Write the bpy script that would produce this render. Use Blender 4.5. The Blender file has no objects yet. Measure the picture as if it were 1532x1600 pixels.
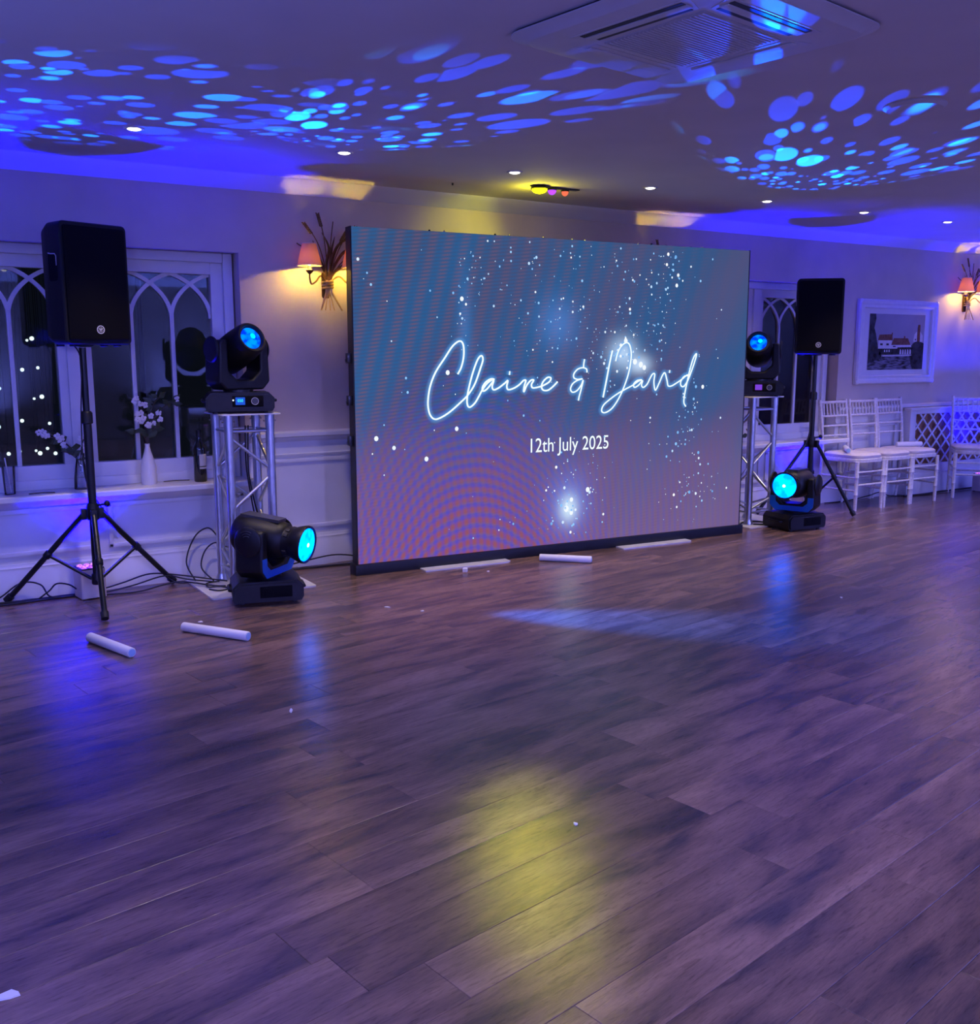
import bpy, bmesh, math, random
from mathutils import Vector, Matrix, Euler
from math import sin, cos, pi, radians as R

sc = bpy.context.scene
C = sc.collection
random.seed(7)

# ---------------------------------------------------------------- camera
CAMZ = 1.35
YAW, PITCH = R(32.187), R(9.257)
cam_d = bpy.data.cameras.new('camera')
cam = bpy.data.objects.new('camera', cam_d)
C.objects.link(cam)
cam.location = (0, 0, CAMZ)
cam.rotation_euler = (pi / 2 - PITCH, 0, -YAW)
cam_d.sensor_fit = 'HORIZONTAL'
cam_d.sensor_width = 36.0
cam_d.lens = 36.0 * 1540 / 1532
cam_d.clip_start = 0.02
sc.camera = cam

# ---------------------------------------------------------------- world, exposure
w = bpy.data.worlds.new('night'); sc.world = w; w.use_nodes = True
w.node_tree.nodes['Background'].inputs[0].default_value = (0.02, 0.025, 0.05, 1)
w.node_tree.nodes['Background'].inputs[1].default_value = 0.25
vs = sc.view_settings
vs.view_transform = 'Standard'; vs.look = 'None'; vs.exposure = 0.0; vs.gamma = 1.0
vs.use_curve_mapping = False
cy = sc.cycles
cy.max_bounces = 6; cy.diffuse_bounces = 3; cy.glossy_bounces = 3; cy.transmission_bounces = 3
cy.adaptive_threshold = 0.02
cy.sample_clamp_indirect = 4.0; cy.blur_glossy = 0.5
cy.caustics_reflective = False; cy.caustics_refractive = False

# light levels (watts) and colours
E_UP = 680.0                     # violet floor uplighters
C_UP = (0.001, 0.0, 1.0)
E_DOWN = 62.0                    # ceiling downlights over the screen
C_DOWN = (1.0, 0.78, 0.60)
E_REAR_DOWN = 38.0               # downlights added behind the camera for ambient light
E_REAR_UP = 2000.0                # unseen violet uplighters added as fill behind the camera
C_REAR_UP = (0.10, 0.15, 1.0)
E_PAR = 430.0                    # stage cans added behind the camera to brighten the walls
C_FILL_PAR = (0.28, 0.26, 1.0)
E_SCONCE = 29.0
C_SCONCE = (1.0, 0.60, 0.06)
E_GOBO = 420.0
E_YELLOW = 75.0
E_BEAM = 2300.0
SCREEN_GAIN = 1.0

# ---------------------------------------------------------------- materials
def lin(c):
    return tuple(((v / 255) / 12.92 if v / 255 <= 0.04045 else ((v / 255 + 0.055) / 1.055) ** 2.4) for v in c)

class NT:
    """small node-tree writer"""
    def __init__(s, tree): s.t = tree
    def n(s, typ, **kw):
        nd = s.t.nodes.new(typ)
        for k, v in kw.items(): setattr(nd, k, v)
        return nd
    def l(s, a, b): s.t.links.new(a, b)
    def put(s, sock, v):
        if hasattr(v, 'is_output') or isinstance(v, bpy.types.NodeSocket): s.l(v, sock)
        else: sock.default_value = v
    def m(s, op, a, b=None, c=None, clamp=False):
        nd = s.n('ShaderNodeMath', operation=op); nd.use_clamp = clamp
        s.put(nd.inputs[0], a)
        if b is not None: s.put(nd.inputs[1], b)
        if c is not None: s.put(nd.inputs[2], c)
        return nd.outputs[0]
    def mixc(s, f, a, b, blend='MIX'):
        nd = s.n('ShaderNodeMix', data_type='RGBA', blend_type=blend)
        s.put(nd.inputs[0], f)
        s.put(nd.inputs[6], a if not isinstance(a, tuple) else (*a[:3], 1))
        s.put(nd.inputs[7], b if not isinstance(b, tuple) else (*b[:3], 1))
        return nd.outputs[2]
    def ramp(s, f, stops, interp='LINEAR'):
        nd = s.n('ShaderNodeValToRGB'); cr = nd.color_ramp; cr.interpolation = interp
        while len(cr.elements) < len(stops): cr.elements.new(0.5)
        for e, (p, c) in zip(cr.elements, stops): e.position = p; e.color = (*c[:3], 1)
        s.put(nd.inputs[0], f)
        return nd.outputs[0]

MATS = {}
def new_mat(name):
    m = bpy.data.materials.new(name); m.use_nodes = True
    t = NT(m.node_tree); t.t.nodes.clear()
    out = t.n('ShaderNodeOutputMaterial')
    MATS[name] = m
    return m, t, out

def pmat(name, col, rough=0.5, metal=0.0, var=0.12, scale=14.0, bump=0.0, bscale=120.0, spec=0.5, coat=0.0):
    m, t, out = new_mat(name)
    b = t.n('ShaderNodeBsdfPrincipled')
    tc = t.n('ShaderNodeTexCoord')
    nz = t.n('ShaderNodeTexNoise'); nz.inputs['Scale'].default_value = scale; nz.inputs['Detail'].default_value = 4
    t.l(tc.outputs['Object'], nz.inputs['Vector'])
    lo = tuple(c * (1 - var) for c in col); hi = tuple(min(1, c * (1 + var)) for c in col)
    t.l(t.ramp(nz.outputs[0], [(0.3, lo), (0.7, hi)]), b.inputs['Base Color'])
    b.inputs['Roughness'].default_value = rough; b.inputs['Metallic'].default_value = metal
    b.inputs['Specular IOR Level'].default_value = spec
    b.inputs['Coat Weight'].default_value = coat
    if bump:
        nb = t.n('ShaderNodeTexNoise'); nb.inputs['Scale'].default_value = bscale; nb.inputs['Detail'].default_value = 3
        t.l(tc.outputs['Object'], nb.inputs['Vector'])
        bp = t.n('ShaderNodeBump'); bp.inputs['Strength'].default_value = bump; bp.inputs['Distance'].default_value = 0.002
        t.l(nb.outputs[0], bp.inputs['Height']); t.l(bp.outputs[0], b.inputs['Normal'])
    t.l(b.outputs[0], out.inputs[0])
    return m

def emat(name, col, strength, col2=None, scale=30.0):
    m, t, out = new_mat(name)
    e = t.n('ShaderNodeEmission'); e.inputs[1].default_value = strength
    if col2:
        tc = t.n('ShaderNodeTexCoord'); nz = t.n('ShaderNodeTexNoise'); nz.inputs['Scale'].default_value = scale
        nz.inputs['Detail'].default_value = 2
        t.l(tc.outputs['Object'], nz.inputs['Vector'])
        t.l(t.ramp(nz.outputs[0], [(0.38, col), (0.62, col2)]), e.inputs[0])
    else:
        e.inputs[0].default_value = (*col, 1)
    t.l(e.outputs[0], out.inputs[0])
    m.cycles.emission_sampling = 'NONE'
    return m

pmat('ceiling_paint', (0.74, 0.72, 0.70), 0.85, var=0.03, scale=3, bump=0.05, bscale=300)
pmat('wall_paper', (0.60, 0.50, 0.40), 0.85, var=0.05, scale=5, bump=0.12, bscale=220)
pmat('white_paint', (0.78, 0.77, 0.76), 0.38, var=0.04, scale=6, bump=0.03, bscale=160)
pmat('rear_wall', (0.22, 0.17, 0.13), 0.9, var=0.1, scale=3)
pmat('black_plastic', (0.006, 0.006, 0.007), 0.46, var=0.3, scale=40, bump=0.08, bscale=500, spec=0.35)
pmat('black_speaker', (0.005, 0.005, 0.006), 0.55, var=0.2, scale=60, bump=0.3, bscale=700, spec=0.3)
pmat('grille_black', (0.003, 0.003, 0.004), 0.75, var=0.3, scale=300, bump=0.5, bscale=900, spec=0.12)
pmat('dark_grey_plastic', (0.045, 0.045, 0.05), 0.35, var=0.2, scale=30)
pmat('black_metal', (0.012, 0.012, 0.014), 0.28, 0.3, var=0.2, scale=30)
pmat('black_rubber', (0.008, 0.008, 0.009), 0.6, var=0.2)
pmat('aluminium', (0.62, 0.64, 0.68), 0.30, 0.9, var=0.08, scale=25)
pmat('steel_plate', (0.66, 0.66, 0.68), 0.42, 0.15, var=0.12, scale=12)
pmat('chrome', (0.8, 0.8, 0.82), 0.15, 1.0, var=0.02)
pmat('badge_silver', (0.75, 0.75, 0.78), 0.3, 0.1, var=0.02)
pmat('brass_bronze', (0.16, 0.085, 0.03), 0.42, 0.75, var=0.3, scale=40)
pmat('brass_light', (0.55, 0.36, 0.14), 0.35, 0.8, var=0.2, scale=40)
pmat('cream_candle', (0.8, 0.74, 0.6), 0.5, var=0.03)
pmat('limewash', (0.80, 0.76, 0.73), 0.5, var=0.14, scale=60, bump=0.1, bscale=200)
pmat('seat_pad', (0.78, 0.70, 0.68), 0.8, var=0.06, scale=30, bump=0.1, bscale=400)
pmat('white_foam', (0.86, 0.86, 0.88), 0.6, var=0.02)
pmat('ac_plastic', (0.66, 0.66, 0.64), 0.5, var=0.03)
pmat('ac_grille', (0.52, 0.53, 0.52), 0.7, var=0.08, scale=80)
pmat('ac_slot', (0.02, 0.02, 0.022), 0.6)
pmat('lattice_back', (0.36, 0.17, 0.075), 0.7, var=0.25, scale=30)
pmat('bottle_glass', (0.008, 0.010, 0.008), 0.08, var=0.2, coat=0.5)
pmat('paper_label', (0.7, 0.68, 0.64), 0.7, var=0.05)
pmat('ceramic_white', (0.78, 0.76, 0.74), 0.22, var=0.03)
pmat('leaf_green', (0.045, 0.065, 0.03), 0.5, var=0.4, scale=20)
pmat('petal_white', (0.82, 0.78, 0.78), 0.6, var=0.05)
pmat('petal_red', (0.25, 0.03, 0.04), 0.6, var=0.2)
pmat('twig', (0.06, 0.04, 0.025), 0.7, var=0.3)
pmat('uplight_case', (0.62, 0.52, 0.44), 0.5, var=0.05)
pmat('uplight_dark', (0.02, 0.02, 0.022), 0.5)
pmat('frame_white', (0.76, 0.75, 0.78), 0.35, var=0.04, scale=25, bump=0.1, bscale=60)
pmat('mount_board', (0.74, 0.73, 0.74), 0.8, var=0.02)
pmat('blue_tape', (0.0, 0.11, 0.55), 0.45, var=0.05)
pmat('slab_dark', (0.02, 0.014, 0.012), 0.8)
pmat('foam_end', (0.42, 0.66, 0.88), 0.4, var=0.03)
pmat('confetti_white', (0.85, 0.85, 0.85), 0.7, var=0.02)
pmat('straw_white', (0.8, 0.8, 0.8), 0.5, var=0.02)
pmat('outdoor_dark', (0.012, 0.012, 0.014), 0.9)
emat('bulb_glow', (1.0, 0.72, 0.28), 9.0)
emat('downlight_glow', (1.0, 0.93, 0.80), 9.0)
emat('lens_cyan', (0.0, 0.055, 0.8), 11.0, (0.0, 0.15, 1.0), 11)
emat('lens_blue', (0.0, 0.02, 0.45), 2.4, (0.0, 0.16, 1.0), 24)
emat('lens_hot', (0.55, 1.0, 1.0), 3.0)
emat('yellow_glow', (0.95, 0.85, 0.002), 14.0)
emat('violet_glow', (0.35, 0.05, 1.0), 2.0)
emat('red_glow', (1.0, 0.16, 0.08), 1.2)
emat('led_violet', (0.20, 0.0, 1.0), 1.6, (0.75, 0.28, 1.0), 45)
emat('lcd_blue', (0.02, 0.10, 0.75), 0.9)
emat('lcd_violet', (0.22, 0.06, 0.75), 0.9)
emat('lcd_digit', (0.05, 0.95, 0.80), 1.3)
emat('status_led', (0.75, 0.85, 1.0), 2.0)
emat('festoon_glow', (0.80, 1.0, 1.0), 2.5)
emat('script_white', (0.86, 1.0, 1.0), 1.1)

def glass_mat(name, col, rough, fac_min):
    m, t, out = new_mat(name)
    fr = t.n('ShaderNodeFresnel'); fr.inputs[0].default_value = 1.5
    f = t.m('MULTIPLY_ADD', fr.outputs[0], 1.1, fac_min, clamp=True)
    tr = t.n('ShaderNodeBsdfTransparent'); tr.inputs[0].default_value = (*col, 1)
    gl = t.n('ShaderNodeBsdfGlossy'); gl.inputs['Roughness'].default_value = rough
    mx = t.n('ShaderNodeMixShader'); t.l(f, mx.inputs[0]); t.l(tr.outputs[0], mx.inputs[1]); t.l(gl.outputs[0], mx.inputs[2])
    t.l(mx.outputs[0], out.inputs[0])
glass_mat('window_glass', (0.75, 0.78, 0.78), 0.02, 0.02)
glass_mat('clear_glass', (0.88, 0.88, 0.92), 0.03, 0.05)

def shade_mat():
    m, t, out = new_mat('shade_fabric')
    d = t.n('ShaderNodeBsdfDiffuse'); d.inputs[0].default_value = (0.86, 0.56, 0.38, 1)
    tl = t.n('ShaderNodeBsdfTranslucent'); tl.inputs[0].default_value = (0.96, 0.56, 0.28, 1)
    tc = t.n('ShaderNodeTexCoord'); nz = t.n('ShaderNodeTexNoise'); nz.inputs['Scale'].default_value = 35
    t.l(tc.outputs['Object'], nz.inputs[0])
    f = t.m('MULTIPLY_ADD', nz.outputs[0], 0.3, 0.35)
    mx = t.n('ShaderNodeMixShader'); t.l(f, mx.inputs[0])
    t.l(d.outputs[0], mx.inputs[1]); t.l(tl.outputs[0], mx.inputs[2]); t.l(mx.outputs[0], out.inputs[0])
shade_mat()

def plank_mat():
    m, t, out = new_mat('oak_plank')
    b = t.n('ShaderNodeBsdfPrincipled')
    tc = t.n('ShaderNodeTexCoord'); oi = t.n('ShaderNodeObjectInfo'); geo = t.n('ShaderNodeNewGeometry')
    rnd = t.m('FRACT', t.m('ADD', oi.outputs['Random'], geo.outputs['Random Per Island']))
    sh = t.n('ShaderNodeCombineXYZ')
    t.l(t.m('MULTIPLY', rnd, 37.0), sh.inputs[0]); t.l(t.m('MULTIPLY', rnd, 91.0), sh.inputs[1])
    add = t.n('ShaderNodeVectorMath', operation='ADD')
    t.l(tc.outputs['Object'], add.inputs[0]); t.l(sh.outputs[0], add.inputs[1])
    def noise(sx, sy, scale, det=5, rough=0.6, dist=0.0):
        mp = t.n('ShaderNodeMapping'); mp.inputs['Scale'].default_value = (sx, sy, 1)
        t.l(add.outputs[0], mp.inputs[0])
        nz = t.n('ShaderNodeTexNoise'); nz.inputs['Scale'].default_value = scale
        nz.inputs['Detail'].default_value = det; nz.inputs['Roughness'].default_value = rough
        nz.inputs['Distortion'].default_value = dist
        t.l(mp.outputs[0], nz.inputs['Vector'])
        return nz.outputs[0]
    smoke = noise(1.0, 4.2, 2.3, 3, 0.5, 0.5)
    grain = noise(1.0, 9.0, 14.0, 4, 0.65, 0.8)
    fine = noise(1.0, 14.0, 45.0, 2, 0.6)
    base = t.ramp(smoke, [(0.30, (0.068, 0.048, 0.046)), (0.45, (0.150, 0.092, 0.070)), (0.60, (0.222, 0.136, 0.098)), (0.80, (0.268, 0.170, 0.124))])
    tone = t.m('MULTIPLY_ADD', rnd, 0.5, 0.72)
    g1 = t.ramp(grain, [(0.28, (0.55, 0.55, 0.55)), (0.46, (0.95, 0.95, 0.95)), (0.7, (1.16, 1.14, 1.10))])
    g2 = t.ramp(fine, [(0.3, (0.86, 0.86, 0.86)), (0.7, (1.08, 1.08, 1.08))])
    c1 = t.mixc(1.0, base, g1, 'MULTIPLY'); c2 = t.mixc(1.0, c1, g2, 'MULTIPLY')
    vv = t.n('ShaderNodeVectorMath', operation='SCALE'); t.l(c2, vv.inputs[0]); t.l(tone, vv.inputs['Scale'])
    t.l(vv.outputs[0], b.inputs['Base Color'])
    t.l(t.m('MULTIPLY_ADD', grain, -0.10, 0.29), b.inputs['Roughness'])
    b.inputs['Specular IOR Level'].default_value = 0.55
    bp = t.n('ShaderNodeBump'); bp.inputs['Strength'].default_value = 0.35; bp.inputs['Distance'].default_value = 0.0012
    t.l(t.m('ADD', grain, t.m('MULTIPLY', fine, 0.6)), bp.inputs['Height']); t.l(bp.outputs[0], b.inputs['Normal'])
    t.l(b.outputs[0], out.inputs[0])
plank_mat()

# ---------------------------------------------------------------- mesh helpers
class MB:
    def __init__(s): s.bm = bmesh.new()
    def box(s, lo, hi, bev=0.0, M=None, seg=2):
        c = [(a + b) / 2 for a, b in zip(lo, hi)]; d = [b - a for a, b in zip(lo, hi)]
        t = bmesh.ops.create_cube(s.bm, size=1.0)
        vs_ = t['verts']
        for v in vs_: v.co = Vector((v.co.x * d[0] + c[0], v.co.y * d[1] + c[1], v.co.z * d[2] + c[2]))
        if bev:
            ed = list({e for v in vs_ for e in v.link_edges})
            r = bmesh.ops.bevel(s.bm, geom=ed, offset=bev, segments=seg, profile=0.6, affect='EDGES')
            vs_ = list({v for f in r['faces'] for v in f.verts} | {v for v in vs_ if v.is_valid})
        if M is not None:
            for v in vs_: v.co = M @ v.co
        return s
    def loft(s, rings, caps=True, closed=True):
        """rings: lists of equal-length coordinates"""
        vr = [[s.bm.verts.new(p) for p in r] for r in rings]
        n = len(vr[0])
        for a, b in zip(vr, vr[1:]):
            for i in range(n if closed else n - 1):
                j = (i + 1) % n
                try: s.bm.faces.new((a[i], a[j], b[j], b[i]))
                except ValueError: pass
        if caps and closed:
            for r in (vr[0], vr[-1]):
                try: s.bm.faces.new(r)
                except ValueError: pass
        return s
    def lathe(s, prof, seg=24, M=None, caps=True):
        rings = []
        for r, z in prof:
            ring = [Vector((r * cos(2 * pi * i / seg), r * sin(2 * pi * i / seg), z)) for i in range(seg)]
            rings.append([M @ p for p in ring] if M is not None else ring)
        return s.loft(rings, caps)
    def cyl(s, a, b, r, r2=None, seg=12):
        a, b = Vector(a), Vector(b); d = b - a
        M = Matrix.Translation(a) @ d.to_track_quat('Z', 'Y').to_matrix().to_4x4()
        return s.lathe([(r, 0), (r if r2 is None else r2, d.length)], seg, M)
    def tube(s, pts, r, seg=8, radii=None):
        pts = [Vector(p) for p in pts]; rings = []
        up = Vector((0, 0, 1)); prev = None
        for i, p in enumerate(pts):
            d = (pts[min(i + 1, len(pts) - 1)] - pts[max(i - 1, 0)])
            if d.length < 1e-9: d = Vector((0, 0, 1))
            d.normalize()
            if prev is None:
                x = d.cross(up if abs(d.z) < 0.9 else Vector((1, 0, 0))).normalized()
            else:
                x = (prev - d * prev.dot(d))
                x = x.normalized() if x.length > 1e-6 else d.cross(up).normalized()
            prev = x; y = d.cross(x)
            rr = radii[i] if radii else r
            rings.append([p + x * rr * cos(2 * pi * k / seg) + y * rr * sin(2 * pi * k / seg) for k in range(seg)])
        return s.loft(rings)
    def prism(s, poly, axis, a, b, M=None):
        """poly: 2-D outline; axis 'y' -> (x, z) outline extruded along y; 'z' -> (x, y); 'x' -> (y, z)"""
        def P(p, t):
            q = Vector((p[0], t, p[1])) if axis == 'y' else Vector((p[0], p[1], t)) if axis == 'z' else Vector((t, p[0], p[1]))
            return M @ q if M is not None else q
        return s.loft([[P(p, a) for p in poly], [P(p, b) for p in poly]])
    def ribbon(s, pts, wd, normal, off=0.0):
        """flat strip of width wd (number or list) in the plane with that normal"""
        pts = [Vector(p) for p in pts]; n = Vector(normal); L = []; Rr = []
        for i, p in enumerate(pts):
            d = (pts[min(i + 1, len(pts) - 1)] - pts[max(i - 1, 0)]).normalized()
            q = d.cross(n).normalized(); h = (wd[i] if isinstance(wd, list) else wd) / 2
            L.append(p + q * h + n * off); Rr.append(p - q * h + n * off)
        vl = [s.bm.verts.new(p) for p in L]; vr = [s.bm.verts.new(p) for p in Rr]
        for i in range(len(pts) - 1): s.bm.faces.new((vl[i], vr[i], vr[i + 1], vl[i + 1]))
        return s
    def ball(s, c, r, sub=2, sc_=(1, 1, 1), rot=None):
        t = bmesh.ops.create_icosphere(s.bm, subdivisions=sub, radius=1.0)
        M = Matrix.Translation(Vector(c)) @ (rot.to_4x4() if rot is not None else Matrix.Identity(4)) @ Matrix.Diagonal((r * sc_[0], r * sc_[1], r * sc_[2], 1))
        for v in t['verts']: v.co = M @ v.co
        return s
    def mesh(s, name, mats, smooth=40):
        bmesh.ops.recalc_face_normals(s.bm, faces=s.bm.faces)
        me = bpy.data.meshes.new(name); s.bm.to_mesh(me); s.bm.free()
        for m in ([mats] if isinstance(mats, str) else mats): me.materials.append(MATS[m])
        if smooth:
            me.shade_smooth(); me.set_sharp_from_angle(angle=R(smooth))
        return me
    def obj(s, name, mat, parent=None, loc=(0, 0, 0), rot=(0, 0, 0), smooth=40):
        o = bpy.data.objects.new(name, s.mesh(name, mat, smooth)); C.objects.link(o)
        o.location = loc; o.rotation_euler = rot
        if parent is not None: o.parent = parent
        return o

def tag(o, label, cat, group=None):
    o['label'] = label; o['category'] = cat
    if group: o['group'] = group
    return o
def thing(name, label, cat, loc=(0, 0, 0), rz=0.0, group=None):
    o = bpy.data.objects.new(name, None); C.objects.link(o)
    o.empty_display_size = 0.05
    o.location = loc; o.rotation_euler = (0, 0, rz)
    return tag(o, label, cat, group)
def node(name, parent, loc=(0, 0, 0), rot=None):
    o = bpy.data.objects.new(name, None); C.objects.link(o); o.parent = parent; o.location = loc
    o.empty_display_size = 0.03
    return o
def struct(o):
    o['kind'] = 'structure'; return o
def copy_tree(root, loc, rz, label, group=None):
    r = root.copy(); C.objects.link(r); r.location = loc; r.rotation_euler = (0, 0, rz); r['label'] = label
    if group: r['group'] = group
    def rec(src, dst):
        for ch in list(src.children):
            c = ch.copy(); C.objects.link(c); c.parent = dst; c.matrix_parent_inverse = ch.matrix_parent_inverse
            rec(ch, c)
    rec(root, r)
    return r
def smooth_path(pts, k=6):
    pts = [Vector(p) for p in pts]; out = []
    for i in range(len(pts) - 1):
        p0 = pts[max(i - 1, 0)]; p1 = pts[i]; p2 = pts[i + 1]; p3 = pts[min(i + 2, len(pts) - 1)]
        for j in range(k):
            t = j / k
            out.append(0.5 * ((2 * p1) + (p2 - p0) * t + (2 * p0 - 5 * p1 + 4 * p2 - p3) * t * t + (3 * p1 - p0 - 3 * p2 + p3) * t ** 3))
    out.append(pts[-1]); return out
def light(name, typ, loc, energy, col, parent=None, radius=0.02, aim=None, size=None, blend=0.5):
    d = bpy.data.lights.new(name, typ); d.energy = energy; d.color = col; d.shadow_soft_size = radius
    if typ == 'SPOT': d.spot_size = size or R(90); d.spot_blend = blend
    o = bpy.data.objects.new(name, d); C.objects.link(o); o.location = loc
    if aim is not None:
        o.rotation_euler = Vector(aim).to_track_quat('-Z', 'Y').to_euler()
    if parent is not None: o.parent = parent
    return o

# ================================================================ THE SETTING
YW, ZC = 5.855, 2.36
X0, X1, Y0 = -3.2, 10.8, -4.2
OP = [(0.09, 1.93), (5.49, 7.35)]        # window openings
ZS, ZT = 0.585, 1.925

# ---- floor: slab plus single planks laid at 9.5 degrees to the long wall
floor = struct(MB().box((X0, Y0, -0.06), (X1, YW + 0.02, -0.0042)).obj('floor', 'slab_dark', smooth=0))
PW, PL, PA = 0.1625, 1.22, R(9.5)
pu = Vector((cos(PA), sin(PA), 0)); pn = Vector((-sin(PA), cos(PA), 0))
fwv = Vector((sin(YAW) * cos(PITCH), cos(YAW) * cos(PITCH), -sin(PITCH)))
rtv = Vector((cos(YAW), -sin(YAW), 0)); upv = rtv.cross(fwv)
def proj(p):
    v = Vector(p) - Vector((0, 0, CAMZ)); z = v.dot(fwv)
    if z < 0.05: return None
    return 766 + 1540 * v.dot(rtv) / z, 800 - 1540 * v.dot(upv) / z
def plank_ring(L, Wd, z, ins):
    a, b = L / 2 - ins, Wd / 2 - ins
    return [Vector((-a, -b, z)), Vector((a, -b, z)), Vector((a, b, z)), Vector((-a, b, z))]
pm = MB().loft([plank_ring(PL, PW, -0.0042, 0.0004), plank_ring(PL, PW, -0.0010, 0.0004), plank_ring(PL, PW, 0.0, 0.0014)]).mesh('plank', 'oak_plank', smooth=0)
rest = MB()
rngp = random.Random(3)
for r_ in range(-45, 60):
    n0 = 1.603 + PW * (r_ + 0.5)
    off = rngp.random() * PL
    for c_ in range(-6, 12):
        u0 = off + c_ * PL
        ctr = pu * u0 + pn * n0
        if not (X0 + 0.3 < ctr.x < X1 - 0.3 and Y0 + 0.3 < ctr.y < YW + 0.10): continue
        vis = False
        for du in (-0.5, -0.25, 0, 0.25, 0.5):
            for dn in (-0.5, 0.5):
                q = proj(ctr + pu * (du * PL) + pn * (dn * PW))
                if q and -30 < q[0] < 1562 and 500 < q[1] < 1630 and (ctr + pn * (dn * PW)).y < YW + 0.05: vis = True
        if vis:
            o = bpy.data.objects.new('plank', pm); C.objects.link(o); o.parent = floor
            o.location = ctr; o.rotation_euler = (0, 0, PA)
        else:
            M = Matrix.Translation(ctr) @ Matrix.Rotation(PA, 4, 'Z')
            rest.loft([[M @ p for p in plank_ring(PL, PW, -0.0042, 0.0004)], [M @ p for p in plank_ring(PL, PW, 0, 0.0012)]])
ro = rest.obj('plank_field', 'oak_plank', floor, smooth=0); ro['kind'] = 'stuff'

# ---- ceiling and walls
struct(MB().box((X0, Y0, ZC), (X1, YW + 0.3, ZC + 0.1)).obj('ceiling', 'ceiling_paint', smooth=0))
wb = MB()
xs = [X0] + [v for o_ in OP for v in o_] + [X1]
wb.box((X0, YW, ZT), (X1, YW + 0.26, ZC))
for i in range(0, len(xs), 2): wb.box((xs[i], YW, 0.80), (xs[i + 1], YW + 0.26, ZT))
struct(wb.obj('wall_back', 'wall_paper', smooth=0))
wl = MB().box((X0, YW, -0.05), (X1, YW + 0.26, ZS - 0.03))
for i in range(0, len(xs), 2): wl.box((xs[i], YW, ZS - 0.03), (xs[i + 1], YW + 0.26, 0.80))
struct(wl.obj('wall_back_lower', 'white_paint', smooth=0))
struct(MB().box((X0 - 0.2, Y0, -0.05), (X0, YW + 0.26, ZC)).obj('wall_left', 'rear_wall', smooth=0))
struct(MB().box((X1, Y0, -0.05), (X1 + 0.2, YW + 0.26, ZC)).obj('wall_right', 'rear_wall', smooth=0))
struct(MB().box((X0 - 0.2, Y0 - 0.2, -0.05), (X1 + 0.2, Y0, ZC)).obj('wall_rear', 'rear_wall', smooth=0))
# cornice, skirting, dado
struct(MB().prism([(YW, 2.283), (YW, ZC), (YW - 0.115, ZC), (YW - 0.112, ZC - 0.008), (YW - 0.07, ZC - 0.028), (YW - 0.02, 2.292)], 'x', X0, X1).obj('trim_1', 'ceiling_paint', smooth=60))
struct(MB().prism([(YW, -0.02), (YW - 0.02, -0.02), (YW - 0.02, 0.155), (YW - 0.013, 0.165), (YW - 0.016, 0.178), (YW - 0.008, 0.186), (YW - 0.006, 0.198), (YW, 0.2)], 'x', X0, X1).obj('baseboard_back', 'white_paint', smooth=50))
dado = [(YW, 0.70), (YW - 0.012, 0.703), (YW - 0.016, 0.716), (YW - 0.006, 0.722), (YW - 0.006, 0.795), (YW - 0.022, 0.805), (YW - 0.028, 0.822), (YW - 0.05, 0.83), (YW - 0.052, 0.852), (YW - 0.03, 0.86), (YW, 0.862)]
for i, (a, b) in enumerate([(X0, OP[0][0]), (OP[0][1], OP[1][0]), (OP[1][1], X1)]):
    struct(MB().prism(dado, 'x', a, b).obj('trim_%d' % (2 + i), 'white_paint', smooth=50))
def moulding_frame(x0, x1, z0, z1, n):
    m = MB(); t, d = 0.026, 0.014
    for lo, hi in [((x0, z0), (x1, z0 + t)), ((x0, z1 - t), (x1, z1)), ((x0, z0), (x0 + t, z1)), ((x1 - t, z0), (x1, z1))]:
        m.box((lo[0], YW - d, lo[1]), (hi[0], YW, hi[1]), 0.006)
    struct(m.obj('trim_%d' % n, 'white_paint'))
k = 5
for x0, x1, z1 in [(-0.95, 0.04, 0.50), (0.10, 1.045, 0.50), (1.105, 1.90, 0.50), (1.99, 3.1, 0.69), (3.17, 4.28, 0.69), (4.35, 5.45, 0.69), (5.52, 6.40, 0.50), (6.46, 7.32, 0.50), (7.40, 8.22, 0.69)]:
    moulding_frame(x0, x1, 0.24, z1, k); k += 1

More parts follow.
